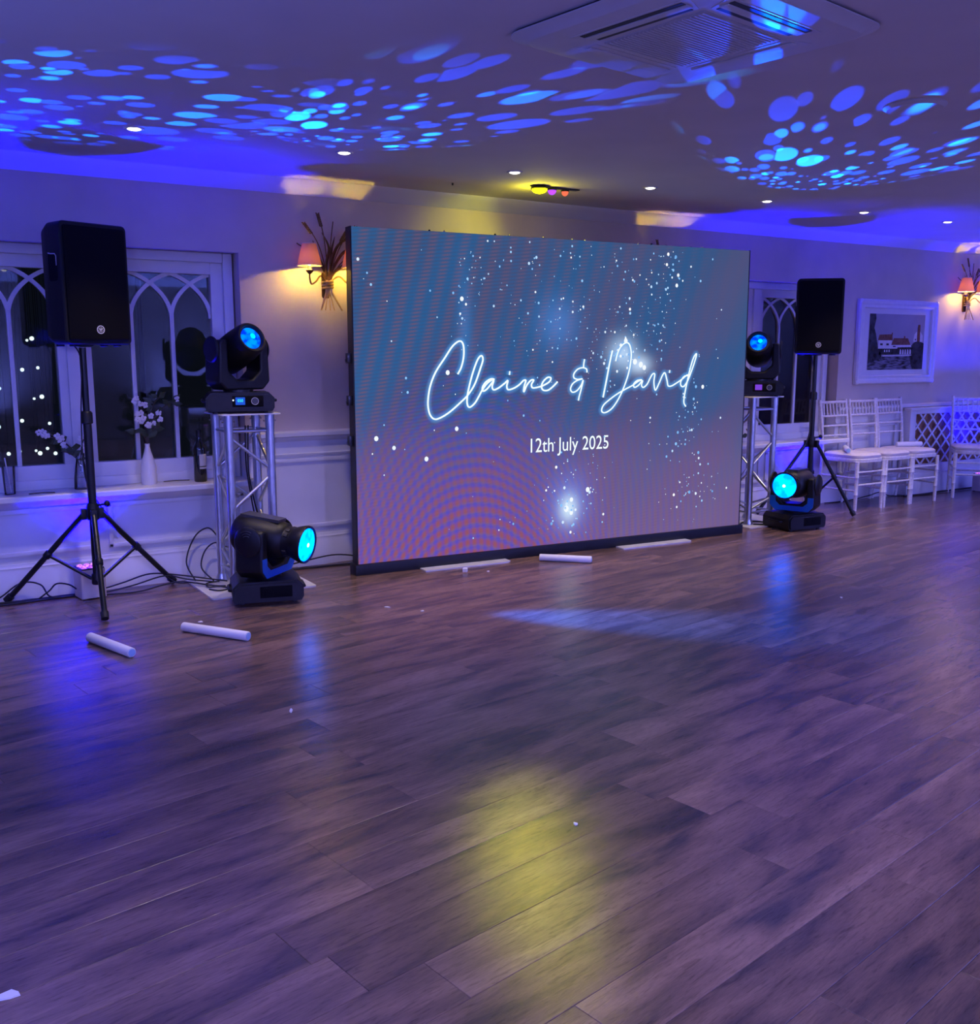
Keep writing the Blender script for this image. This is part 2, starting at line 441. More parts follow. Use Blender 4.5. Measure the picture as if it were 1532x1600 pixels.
# ---- gothic windows
def window(n, dx):
    root = bpy.data.objects.new('window_%d' % n, None); C.objects.link(root); root['kind'] = 'structure'
    root.location = (dx, 0, 0)
    YF, YB = 5.975, 6.06
    def part(name, mb, mat='white_paint'): return mb.obj(name, mat, root)
    part('frame_rail', MB().box((0.23, YF, 1.80), (1.793, YB, ZT), 0.003).box((0.166, YF - 0.03, 1.868), (1.861, YF + 0.004, ZT - 0.001), 0.008))
    part('frame_rail', MB().box((0.23, YF, ZS), (1.793, YB, 0.72), 0.003).box((0.166, YF - 0.018, ZS), (1.861, YF + 0.004, 0.64), 0.006))
    part('frame_stile', MB().box((0.10, YF + 0.001, ZS), (0.23, YB, ZT), 0.003).box((0.10, YF - 0.028, ZS), (0.165, YF + 0.004, ZT - 0.001), 0.008))
    part('frame_stile', MB().box((1.793, YF + 0.001, ZS), (1.92, YB, ZT), 0.003).box((1.862, YF - 0.028, ZS), (1.92, YF + 0.004, ZT - 0.001), 0.008))
    part('mullion', MB().box((0.92, YF + 0.001, 0.72), (1.10, YB - 0.002, 1.80), 0.003).box((0.965, YF - 0.02, 0.642), (1.055, YF + 0.004, 1.866), 0.006))
    part('window_sill', MB().prism([(5.735, 0.548), (5.728, 0.556), (5.728, 0.578), (5.735, ZS), (6.02, ZS), (6.02, 0.548)], 'x', 0.0, 2.0))
    part('sill_moulding', MB().prism([(YW, 0.50), (YW - 0.03, 0.53), (YW - 0.04, 0.549), (YW, 0.549)], 'x', 0.03, 1.97))
    zs, zt, bw = 1.545, 1.80, 0.024
    for xa in (0.23, 1.10):
        w_ = 0.693 / 3 if xa > 1 else 0.69 / 3
        xb = [xa + w_ * i for i in range(4)]
        for i in (1, 2):
            part('glazing_bar', MB().box((xb[i] - bw / 2, 5.9970, 0.715), (xb[i] + bw / 2, 6.034, zs + 0.03), 0.003))
        for i in range(4):
            for s_ in (-1, 1):
                j = i + s_
                if j < 0 or j > 3: continue
                inner, outer = [], []
                for q in range(15):
                    t = q / 14 * pi / 2
                    def pt(h):
                        a_ = w_ + h * 1.0
                        return (xb[i] + s_ * (w_ - a_ * (cos(t) ** 1.5) if q < 14 else w_), zs + (zt - zs + h) * sin(t))
                    outer.append(pt(bw / 2)); inner.append(pt(-bw / 2))
                m = MB(); yf = 5.9985 + 0.0009 * i + (0.0045 if s_ > 0 else 0.0)
                rings = [[Vector((o_[0], yf, o_[1])), Vector((o_[0], 6.030 + yf - 6.0, o_[1])), Vector((i_[0], 6.030 + yf - 6.0, i_[1])), Vector((i_[0], yf, i_[1]))] for o_, i_ in zip(outer, inner)]
                m.loft(rings)
                part('tracery_bar', m)
        for i in range(3):
            part('pane', MB().box((xb[i], 6.014, 0.715), (xb[i + 1], 6.018, 1.805)), 'window_glass')
    return root
window(1, 0.0); window(2, 5.40)

# ================================================================ LED SCREEN
SA = -0.07568
scr = thing('led_screen', 'large LED video wall showing Claire & David in glowing handwriting', 'screen', (3.96, 5.2925, 0), SA)
def screen_mat():
    m, t, out = new_mat('led_picture')
    tc = t.n('ShaderNodeTexCoord', object=scr)
    sp = t.n('ShaderNodeSeparateXYZ'); t.l(tc.outputs['Object'], sp.inputs[0])
    u, v = sp.outputs[0], sp.outputs[2]
    base = t.ramp(t.m('DIVIDE', v, 2.06), [(0.0, lin((126, 98, 140))), (0.28, lin((112, 88, 132))), (0.45, lin((72, 76, 122))), (0.7, lin((58, 78, 122))), (1.0, lin((60, 76, 114)))])
    rt_ = t.m('SMOOTH_MIN', t.m('MULTIPLY_ADD', u, 0.34, 0.42, clamp=True), 1.0, 0.1)   # 0 left .. 1 right
    low = t.m('SUBTRACT', 1.0, t.m('MULTIPLY', v, 0.95), clamp=True)                      # 1 at the bottom .. 0 above
    wob = t.n('ShaderNodeTexNoise'); wob.inputs['Scale'].default_value = 1.1; t.l(tc.outputs['Object'], wob.inputs['Vector'])
    wv = t.m('MULTIPLY_ADD', wob.outputs[0], 0.5, -0.25)
    def wave(ph, sharp=1.0):
        return t.m('MULTIPLY_ADD', t.m('SINE', t.m('MULTIPLY', ph, 2 * pi)), 0.5 * sharp, 0.5, clamp=True)
    ux = t.m('ADD', u, 0.72)
    arch = t.m('ADD', v, t.m('MULTIPLY', t.m('MULTIPLY', ux, ux), 0.95))                  # rainbow-shaped contours
    archw = t.m('ADD', arch, t.m('MULTIPLY', wv, 0.35))
    w1 = wave(t.m('MULTIPLY', archw, 15.0), 1.2)
    w1b = wave(t.m('MULTIPLY_ADD', archw, 15.0, 0.40), 1.2)
    diag = wave(t.m('MULTIPLY_ADD', u, 9.0, t.m('MULTIPLY_ADD', v, -2.4, wv)), 1.2)
    fine = wave(t.m('MULTIPLY_ADD', v, 46.0, t.m('MULTIPLY', u, -5.0)), 1.0)
    broad = wave(t.m('MULTIPLY_ADD', u, 1.15, t.m('MULTIPLY_ADD', v, -0.95, t.m('MULTIPLY', wv, 1.8))), 1.0)
    vert = wave(t.m('MULTIPLY_ADD', u, 20.0, t.m('MULTIPLY', t.m('MULTIPLY', v, v), 3.0)), 1.1)
    # broad teal / mauve bands everywhere
    c = t.mixc(t.m('MULTIPLY', broad, t.m('MULTIPLY_ADD', low, -0.45, 0.55)), base, lin((38, 92, 146)))
    c = t.mixc(t.m('MULTIPLY', t.m('SUBTRACT', 1.0, broad), t.m('MULTIPLY', 0.45, rt_)), c, lin((92, 84, 134)))
    # upper left: slanting bands broken by fine horizontal lines
    lft = t.m('SUBTRACT', 1.0, rt_)
    k1 = t.m('MULTIPLY', t.m('MULTIPLY', diag, fine), t.m('MULTIPLY', lft, 0.85), clamp=True)
    c = t.mixc(k1, c, lin((102, 84, 114)))
    k1b = t.m('MULTIPLY', t.m('MULTIPLY', t.m('SUBTRACT', 1.0, diag), fine), t.m('MULTIPLY', lft, 0.5), clamp=True)
    c = t.mixc(k1b, c, lin((28, 98, 158)))
    # lower left: arches of blue and brick red
    near = t.m('SUBTRACT', 1.25, t.m('MULTIPLY', arch, 0.85), clamp=True)
    near = t.m('MULTIPLY', near, t.m('SUBTRACT', 1.15, t.m('MULTIPLY', rt_, 1.1), clamp=True))
    c = t.mixc(t.m('MULTIPLY', w1, t.m('MULTIPLY', near, 0.62), clamp=True), c, lin((62, 52, 206)))
    redk = t.m('MULTIPLY', t.m('MULTIPLY', w1b, near), t.m('MULTIPLY', low, 1.15), clamp=True)
    c = t.mixc(redk, c, lin((150, 70, 84)))
    # lower right: upright violet / brown stripes
    k3 = t.m('MULTIPLY', t.m('MULTIPLY', vert, low), t.m('MULTIPLY', t.m('SUBTRACT', 1.15, rt_), 1.0), clamp=True)
    c = t.mixc(t.m('MULTIPLY', k3, 0.6), c, lin((98, 78, 188)))
    k4 = t.m('MULTIPLY', t.m('MULTIPLY', t.m('SUBTRACT', 1.0, vert), low), t.m('MULTIPLY', t.m('SUBTRACT', 1.1, rt_), 0.7), clamp=True)
    c = t.mixc(t.m('MULTIPLY', k4, 0.7), c, lin((142, 96, 112)))
    # soft bursts of light in the picture
    def burst(u0, v0, su, sv):
        a = t.m('DIVIDE', t.m('SUBTRACT', u, u0), su); b = t.m('DIVIDE', t.m('SUBTRACT', v, v0), sv)
        return t.m('POWER', 2.718, t.m('MULTIPLY', t.m('ADD', t.m('MULTIPLY', a, a), t.m('MULTIPLY', b, b)), -1.0))
    for u0, v0, su, sv, k, cc in [(-0.10, 1.53, 0.15, 0.16, 0.38, (96, 150, 240)), (0.42, 1.34, 0.11, 0.10, 0.85, (190, 220, 255)), (0.56, 1.26, 0.09, 0.06, 0.9, (200, 225, 255)),
                                  (0.0, 0.33, 0.16, 0.20, 0.6, (110, 140, 245)), (0.0, 0.30, 0.07, 0.09, 0.9, (215, 240, 255)), (-0.78, 1.5, 0.05, 0.30, 0.35, (60, 140, 220))]:
        c = t.mixc(t.m('MULTIPLY', burst(u0, v0, su, sv), k), c, lin(cc))
    e = t.n('ShaderNodeEmission'); t.l(c, e.inputs[0]); e.inputs[1].default_value = SCREEN_GAIN
    g = t.n('ShaderNodeBsdfGlossy'); g.inputs['Roughness'].default_value = 0.5; g.inputs[0].default_value = (0.01, 0.01, 0.01, 1)
    ad = t.n('ShaderNodeAddShader'); t.l(e.outputs[0], ad.inputs[0]); t.l(g.outputs[0], ad.inputs[1])
    t.l(ad.outputs[0], out.inputs[0])
screen_mat()
pw = 3.024 / 6
panel_me = MB().box((-pw / 2 + 0.0007, 0, 0.0007), (pw / 2 - 0.0007, 0.022, 0.4993)).mesh('led_panel', 'led_picture', smooth=0)
back_me = MB().box((-pw / 2 + 0.004, 0.022, 0.004), (pw / 2 - 0.004, 0.075, 0.496), 0.006).mesh('panel_housing', 'black_plastic')
for i in range(6):
    for j in range(4):
        o = bpy.data.objects.new('led_panel', panel_me); C.objects.link(o); o.parent = scr
        o.location = (-1.512 + pw * (i + 0.5), 0, 0.066 + 0.4995 * j)
        h = bpy.data.objects.new('panel_housing', back_me); C.objects.link(h); h.parent = o
MB().box((-1.535, -0.022, 0.0), (1.535, 0.085, 0.066), 0.004).obj('base_beam', 'black_plastic', scr)
for x in (-1.5135, 1.5135):
    MB().box((x - 0.004, -0.001, 0.066), (x + 0.004, 0.078, 2.066)).obj('edge_strip', 'black_plastic', scr)
for x in (-0.83, 0.66):
    MB().prism([(x - 0.28, -0.115), (x + 0.30, -0.115), (x + 0.33, -0.09), (x + 0.33, 0.30), (x - 0.28, 0.30)], 'z', 0.0, 0.008).obj('foot_plate', 'steel_plate', scr)
for z in (1.31, 1.06, 0.82):
    m = MB().box((-1.543, 0.02, z - 0.03), (-1.517, 0.06, z + 0.03), 0.004); m.cyl((-1.548, 0.04, z - 0.012), (-1.517, 0.04, z - 0.012), 0.010)
    m.obj('side_latch', 'black_metal', scr)
for x in (-1.0, -0.9, -0.55, -0.45, -0.2, 0.02, 0.12, 0.55, 0.66, 0.78, 1.0, 1.1):
    MB().lathe([(0.007, 2.065), (0.007, 2.072), (0.004, 2.076)], 8, Matrix.Translation((x, 0.03, 0))).obj('locating_pin', random.choice(['chrome', 'black_metal', 'chrome']), scr)
# rear bracing legs that hold the wall up
for x in (-0.83, 0.66):
    MB().cyl((x, 0.09, 1.5), (x, 0.26, 0.01), 0.018).obj('rear_brace', 'black_metal', scr)

# -- handwriting on the picture
STROKES = {"C":[[-0.8311,1.2099],[-0.8058,1.253],[-0.7887,1.3209],[-0.7912,1.3887],[-0.816,1.4131],[-0.8645,1.3823],[-0.92,1.3089],[-0.982,1.2237],[-1.0195,1.1385],[-1.0353,1.0529],[-1.0319,0.9913],[-1.0147,0.9512],[-0.9849,0.9342],[-0.9367,0.9489],[-0.8812,0.9809],[-0.8182,1.0292],[-0.7618,1.0781],[-0.7121,1.1461],[-0.6736,1.2395],[-0.6536,1.2981],[-0.6649,1.3231],[-0.6905,1.2995],[-0.7218,1.2274],[-0.7474,1.1466],[-0.7646,1.0718],[-0.7648,1.0217],[-0.748,1.0024],[-0.7124,1.0267],[-0.6839,1.0676],[-0.6595,1.1075],[-0.6266,1.1473],[-0.5935,1.1695],[-0.5733,1.1743],[-0.5978,1.1772],[-0.6337,1.1575],[-0.6566,1.1264],[-0.6538,1.1024],[-0.6266,1.1132],[-0.5906,1.1505],[-0.5762,1.1668],[-0.5877,1.129],[-0.5761,1.1085],[-0.5399,1.1206],[-0.4962,1.1492],[-0.4743,1.1654],[-0.4815,1.1298],[-0.4711,1.1079],[-0.4299,1.1162],[-0.3885,1.1386],[-0.3589,1.1638],[-0.341,1.1636],[-0.3527,1.1277],[-0.3555,1.0917],[-0.3333,1.1339],[-0.3035,1.1644],[-0.2824,1.1654],[-0.2988,1.1372],[-0.2896,1.1164],[-0.2503,1.1196],[-0.2078,1.1306],[-0.1637,1.1534],[-0.1517,1.1767],[-0.1747,1.1822],[-0.2081,1.1579],[-0.223,1.1256],[-0.2106,1.1007],[-0.1738,1.0987],[-0.1356,1.1216],[-0.1005,1.1525]],"dot":[[-0.4598,1.225],[-0.4627,1.2009]],"amp1":[[0.109,1.2991],[0.1032,1.2688],[0.102,1.2424]],"amp2":[[0.1297,1.2104],[0.1245,1.2343],[0.0925,1.2425],[0.0547,1.2322],[0.0268,1.2035],[0.0272,1.1771],[0.0558,1.1662],[0.0938,1.1696],[0.0512,1.1583],[0.0153,1.135],[0.0016,1.1022],[0.0177,1.082],[0.0523,1.092],[0.085,1.1273],[0.1004,1.1603],[0.0855,1.1007],[0.0719,1.0571],[0.0645,1.0253]],"D1":[[0.332,1.3559],[0.3111,1.2716],[0.2875,1.1578],[0.2624,1.0423]],"D2":[[0.36,1.2848],[0.3751,1.3385],[0.402,1.3827],[0.4427,1.4084],[0.4731,1.3923],[0.4884,1.3248],[0.4745,1.2233],[0.4419,1.1285],[0.3943,1.0368],[0.338,0.9673],[0.281,0.9389],[0.2529,0.9519],[0.2684,0.9908],[0.3201,1.0289],[0.3853,1.0669],[0.4512,1.097],[0.5043,1.1194],[0.5508,1.146],[0.5811,1.1566],[0.5422,1.1516],[0.5142,1.1274],[0.5216,1.1054],[0.555,1.1199],[0.5881,1.151],[0.5805,1.1195],[0.5963,1.1041],[0.6281,1.1257],[0.6526,1.1667],[0.6723,1.194],[0.6913,1.1938],[0.6862,1.1386],[0.7002,1.083],[0.7331,1.1352],[0.7592,1.1862],[0.7796,1.2012],[0.7988,1.1509],[0.8108,1.1117],[0.8425,1.1112],[0.8894,1.1329],[0.9295,1.1548],[0.9766,1.1852],[0.9966,1.1793],[0.9536,1.177],[0.9228,1.1437],[0.9222,1.1142],[0.9458,1.1039],[0.9801,1.1415],[1.0165,1.2186],[1.0457,1.2958],[1.0531,1.3337],[1.0274,1.3029],[0.9985,1.2187],[0.9708,1.1063],[0.956,1.0289],[0.9558,0.9878],[0.973,0.9633]],"dot2":[[0.8209,1.2203],[0.8181,1.2008]]}
def on_screen(p, d): return Vector((p[0], -d, p[1]))
def script_glow():
    m, t, out = new_mat('script_glow')
    at = t.n('ShaderNodeAttribute', attribute_name='glow')
    e = t.n('ShaderNodeEmission'); e.inputs[0].default_value = (0.12, 0.42, 0.95, 1); e.inputs[1].default_value = 0.9
    tr = t.n('ShaderNodeBsdfTransparent')
    mx = t.n('ShaderNodeMixShader'); t.l(t.m('MULTIPLY', at.outputs['Fac'], 0.7), mx.inputs[0])
    t.l(tr.outputs[0], mx.inputs[1]); t.l(e.outputs[0], mx.inputs[2]); t.l(mx.outputs[0], out.inputs[0])
script_glow()
ink = MB(); halo_v, halo_f, halo_g = [], [], []
for key, pts in STROKES.items():
    path = smooth_path([on_screen(p, 0.0020) for p in pts], 6)
    ink.tube(path, 0.0048 if key not in ('D1', 'C') else 0.0056, 6)
    hp = [Vector((p.x, -0.0012, p.z)) for p in path]
    for i, p in enumerate(hp):
        d = (hp[min(i + 1, len(hp) - 1)] - hp[max(i - 1, 0)]).normalized(); q = d.cross(Vector((0, 1, 0))).normalized()
        b0 = len(halo_v)
        for s_ in (-1, 0, 1): halo_v.append(p + q * s_ * 0.030); halo_g.append(1.0 if s_ == 0 else 0.0)
        if i:
            for k_ in (0, 1): halo_f.append((b0 - 3 + k_, b0 - 2 + k_, b0 + 1 + k_, b0 + k_))
ink.obj('handwritten_names', 'script_white', scr)['label'] = 'glowing white handwriting reading Claire & David'
hm = bpy.data.meshes.new('handwriting_glow'); hm.from_pydata([tuple(v) for v in halo_v], [], halo_f)
at_ = hm.attributes.new('glow', 'FLOAT', 'POINT'); at_.data.foreach_set('value', halo_g)
hm.materials.append(MATS['script_glow'])
ho = bpy.data.objects.new('handwriting_glow', hm); C.objects.link(ho); ho.parent = scr

def text_mesh(name, body, height, width, mat, ext=0.0008):
    cu = bpy.data.curves.new(name, 'FONT'); cu.body = body; cu.size = 1.0; cu.align_x = 'CENTER'; cu.resolution_u = 6
    cu.offset = 0.0
    to = bpy.data.objects.new(name, cu); C.objects.link(to)
    dg = bpy.context.evaluated_depsgraph_get()
    me = bpy.data.meshes.new_from_object(to.evaluated_get(dg))
    bpy.data.objects.remove(to)
    xs_ = [v.co.x for v in me.vertices]; ys_ = [v.co.y for v in me.vertices]
    sx = width / (max(xs_) - min(xs_)); sy = height / (max(ys_) - min(ys_)); cx = (max(xs_) + min(xs_)) / 2; y0 = min(ys_)
    for v in me.vertices: v.co = Vector(((v.co.x - cx) * sx, -ext, (v.co.y - y0) * sy))
    me.name = name; me.materials.clear(); me.materials.append(MATS[mat])
    return me
tm = text_mesh('date_text', '12th July 2025', 0.122, 0.615, 'script_white', 0.0018)
to = bpy.data.objects.new('date_text', tm); C.objects.link(to); to.parent = scr; to.location = (0.007, 0, 0.664)
to['label'] = 'white lettering 12th July 2025'

# -- sparkling dots drifting over the picture
def sparkle_mat():
    m, t, out = new_mat('sparkle')
    at = t.n('ShaderNodeAttribute', attribute_name='glow')
    c = t.ramp(at.outputs['Fac'], [(0.0, lin((110, 170, 235))), (0.5, lin((150, 205, 255))), (1.0, (1, 1, 1))])
    e = t.n('ShaderNodeEmission'); t.l(c, e.inputs[0]); e.inputs[1].default_value = 1.05
    t.l(e.outputs[0], out.inputs[0])
sparkle_mat()
rs = random.Random(11); sv, sf, sg = [], [], []
def dot(x, z, r, g):
    if not (-1.48 < x < 1.48 and 0.09 < z < 2.04): return
    b0 = len(sv); n_ = 8
    for k_ in range(n_): sv.append((x + r * cos(2 * pi * k_ / n_), -0.0030, z + r * 1.15 * sin(2 * pi * k_ / n_))); sg.append(g)
    sf.append(tuple(range(b0, b0 + n_)))
for x, z, sx, sz, n_, rm in [(-0.12, 1.53, 0.17, 0.16, 70, 0.006), (0.40, 1.36, 0.14, 0.13, 80, 0.007), (0.20, 1.93, 0.42, 0.08, 60, 0.007), (-0.72, 1.85, 0.06, 0.12, 22, 0.007),
                             (-0.79, 1.62, 0.03, 0.14, 20, 0.006), (0.80, 1.93, 0.05, 0.07, 22, 0.009), (0.76, 1.62, 0.07, 0.18, 26, 0.007), (0.55, 1.50, 0.22, 0.2, 50, 0.006), (-0.45, 1.85, 0.2, 0.12, 20, 0.006),
                             (1.02, 0.93, 0.10, 0.20, 46, 0.008), (0.98, 0.55, 0.14, 0.18, 40, 0.008), (1.10, 0.33, 0.14, 0.12, 26, 0.006), (0.0, 0.36, 0.13, 0.17, 60, 0.008), (0.2, 0.5, 0.1, 0.12, 14, 0.006),
                             (-0.35, 0.2, 0.3, 0.12, 14, 0.006), (0.1, 1.1, 0.9, 0.55, 60, 0.006), (-1.15, 0.75, 0.25, 0.2, 9, 0.010), (-1.2, 1.7, 0.18, 0.12, 9, 0.007)]:
    for _ in range(n_): dot(rs.gauss(x, sx), rs.gauss(z, sz), rm * (0.36 + 0.95 * rs.random() ** 2.4), rs.random())
for px in [(-0.80, 1.67, 0.013), (0.86, 1.80, 0.012), (0.87, 1.87, 0.011), (-0.02, 0.30, 0.020), (0.02, 0.36, 0.014), (0.02, 0.27, 0.014), (0.15, 0.42, 0.016), (0.52, 1.28, 0.018), (0.57, 1.26, 0.018), (0.60, 1.24, 0.016), (0.44, 1.42, 0.016), (0.40, 1.39, 0.012), (-1.38, 0.83, 0.014), (-1.05, 0.69, 0.014), (-0.9, 1.22, 0.014), (-0.84, 0.87, 0.013), (1.12, 1.10, 0.013)]:
    dot(px[0], px[1], px[2], 0.9)
sm = bpy.data.meshes.new('sparkles'); sm.from_pydata(sv, [], sf)
at_ = sm.attributes.new('glow', 'FLOAT', 'POINT'); at_.data.foreach_set('value', sg); sm.materials.append(MATS['sparkle'])
so = bpy.data.objects.new('sparkles', sm); C.objects.link(so); so.parent = scr; so['kind'] = 'stuff'

# ================================================================ SPEAKERS ON TRIPODS
def rrect(w_, h_, r, n=5, cx=0.0, cy=0.0):
    out = []
    for sx, sy, a0 in ((1, 1, 0), (-1, 1, pi / 2), (-1, -1, pi), (1, -1, 3 * pi / 2)):
        for i in range(n + 1):
            a = a0 + i / n * pi / 2
            out.append((cx + sx * (w_ / 2 - r) + r * cos(a), cy + sy * (h_ / 2 - r) + r * sin(a)))
    return out
def make_speaker(name, label, loc, rz):
    """origin at the bottom centre of the box; front faces -Y"""
    t = thing(name, label, 'loudspeaker', loc, rz)
    W_, H_, D_ = 0.362, 0.60, 0.34
    # cabinet: front slab and a rear that narrows and slopes like a wedge
    def ring(y, w_, z0, z1, r): return [Vector((p[0], y, p[1] + (z0 + z1) / 2)) for p in rrect(w_, z1 - z0, r)]
    cab = MB().loft([ring(-0.155, W_ - 0.012, 0.006, H_ - 0.006, 0.02), ring(-0.148, W_, 0.0, H_, 0.025), ring(-0.02, W_, 0.0, H_, 0.03), ring(0.05, W_ - 0.03, 0.012, H_ - 0.015, 0.04),
                     ring(0.13, W_ - 0.13, 0.045, H_ - 0.05, 0.05), ring(0.175, W_ - 0.20, 0.085, H_ - 0.09, 0.05), ring(0.185, W_ - 0.24, 0.10, H_ - 0.11, 0.04)])
    body = cab.obj('cabinet', 'black_speaker', t)
    MB().loft([ring(-0.153, W_ - 0.03, 0.018, H_ - 0.018, 0.014), ring(-0.163, W_ - 0.034, 0.020, H_ - 0.020, 0.014), ring(-0.167, W_ - 0.05, 0.028, H_ - 0.028, 0.012)]).obj('grille', 'grille_black', t)
    # round badge with three crossed tuning forks
    bz, by, br = 0.075, -0.1675, 0.021
    bd = MB()
    outer = [Vector((br * cos(2 * pi * i / 32), 0, br * sin(2 * pi * i / 32))) for i in range(32)]
    def rr(f, y): return [Vector((p.x * f, y, bz + p.z * f)) for p in outer]
    bd.loft([rr(1, by), rr(1, by - 0.002), rr(0.82, by - 0.002), rr(0.82, by)], caps=False)
    for k_ in range(3):
        a = pi / 2 + k_ * 2 * pi / 3; dx, dz = cos(a), sin(a)
        bd.cyl((-dx * br * 0.7, by - 0.001, bz - dz * br * 0.7), (dx * br * 0.2, by - 0.001, bz + dz * br * 0.2), 0.0014, seg=6)
        for s_ in (-1, 1):
            px_, pz_ = -dz * s_ * 0.0038, dx * s_ * 0.0038
            bd.cyl((dx * br * 0.2 + px_, by - 0.001, bz + dz * br * 0.2 + pz_), (dx * br * 0.66 + px_, by - 0.001, bz + dz * br * 0.66 + pz_), 0.0013, seg=6)
    bd.obj('badge', 'badge_silver', t)['label'] = 'round silver badge with crossed tuning forks'
    # side handles, recessed pockets; grip-edge highlight painted in as pale steel
    for s_ in (-1, 1):
        x = s_ * (W_ / 2 - 0.0002)
        h = MB().loft([[Vector((x + s_ * 0.001, p[0], p[1])) for p in rrect(0.085, 0.14, 0.02, 4, -0.075, 0.38)], [Vector((x - s_ * 0.02, p[0], p[1])) for p in rrect(0.075, 0.12, 0.02, 4, -0.075, 0.38)]]).obj('handle_pocket', 'grille_black', t)
        MB().tube([(x, -0.035, 0.448), (x + s_ * 0.001, -0.06, 0.444), (x + s_ * 0.001, -0.10, 0.442), (x + s_ * 0.001, -0.112, 0.43), (x, -0.110, 0.385)], 0.0032, 6).obj('handle_grip_highlight', 'steel_plate', h)
    for x in (-0.12, 0.12):
        for y in (-0.11, 0.02): MB().lathe([(0.018, -0.010), (0.020, -0.008), (0.020, 0.002)], 12, Matrix.Translation((x, y, 0))).obj('rubber_foot', 'black_rubber', t)
    MB().lathe([(0.03, -0.012), (0.045, -0.006), (0.045, 0.002)], 20).obj('pole_socket', 'black_metal', t)
    return t
def make_tripod(name, label, loc, feet, hub_z, top_z, collar_z):
    t = thing(name, label, 'speaker stand', loc)
    MB().lathe([(0.0175, collar_z - 0.05), (0.0175, top_z)], 16).obj('inner_pole', 'black_metal', t)
    MB().lathe([(0.022, 0.10), (0.022, collar_z)], 18).obj('outer_pole', 'black_metal', t)
    MB().lathe([(0.024, collar_z - 0.05), (0.030, collar_z - 0.045), (0.030, collar_z + 0.008), (0.022, collar_z + 0.018)], 18).obj('height_collar', 'black_plastic', t)
    hub = MB().lathe([(0.030, hub_z - 0.03), (0.034, hub_z - 0.02), (0.034, hub_z + 0.04), (0.026, hub_z + 0.06)], 18).obj('hub', 'black_plastic', t)
    MB().cyl((0.02, -0.02, hub_z + 0.05), (0.055, -0.035, hub_z + 0.055), 0.006, seg=8).ball((0.066, -0.04, hub_z + 0.057), 0.016, 2, (1, 1, 1.2)).obj('locking_knob', 'black_plastic', hub)
    low = MB().lathe([(0.026, 0.10), (0.030, 0.105), (0.030, 0.15), (0.026, 0.16)], 16).obj('lower_collar', 'black_plastic', t)
    for fx, fy in feet:
        d = Vector((fx, fy, 0)).normalized(); top = d * 0.05 + Vector((0, 0, hub_z)); bot = Vector((fx, fy, 0.018)) - d * 0.01
        MB().box((-0.014, -0.014, -0.03), (0.014, 0.014, 0.03), 0.004, Matrix.Translation(top)).obj('leg_bracket', 'black_plastic', t)
        lg = MB().cyl(top, bot, 0.0150, seg=14).obj('leg', 'black_metal', t)
        MB().cyl(bot + (top - bot) * 0.05, bot - (top - bot).normalized() * 0.012 + Vector((0, 0, 0.006)), 0.021, 0.019, 14).obj('rubber_foot', 'black_rubber', lg)
        m = top + (bot - top) * 0.47
        MB().cyl(d * 0.028 + Vector((0, 0, 0.13)), m, 0.0095, seg=10).obj('brace', 'black_metal', t)
        MB().lathe([(0.019, -0.018), (0.021, -0.014), (0.021, 0.014), (0.019, 0.018)], 12, Matrix.Translation(m) @ (bot - top).to_track_quat('Z', 'Y').to_matrix().to_4x4()).obj('brace_clamp', 'black_plastic', t)
    return t
tl = Vector((0.98, 5.57, 0))
make_tripod('tripod_stand', 'black tripod stand in front of left gothic window', tl, [(0.926 - tl.x, 5.125 - tl.y), (0.545 - tl.x, 5.80 - tl.y), (1.445 - tl.x, 5.79 - tl.y)], 0.485, 1.37, 1.02)
make_speaker('loudspeaker', 'black loudspeaker high in front of left window, seen from its side', (0.985, 5.53, 1.384), R(19))
tr_ = Vector((6.69, 5.56, 0))
make_tripod('tripod_stand', 'black tripod stand beside the row of white chairs', tr_, [(6.815 - tr_.x, 5.18 - tr_.y), (7.03 - tr_.x, 5.80 - tr_.y), (6.22 - tr_.x, 5.70 - tr_.y)], 0.585, 1.315, 1.0)
make_speaker('loudspeaker', 'black loudspeaker next to the picture frame, facing front', (6.66, 5.53, 1.327), R(-46))

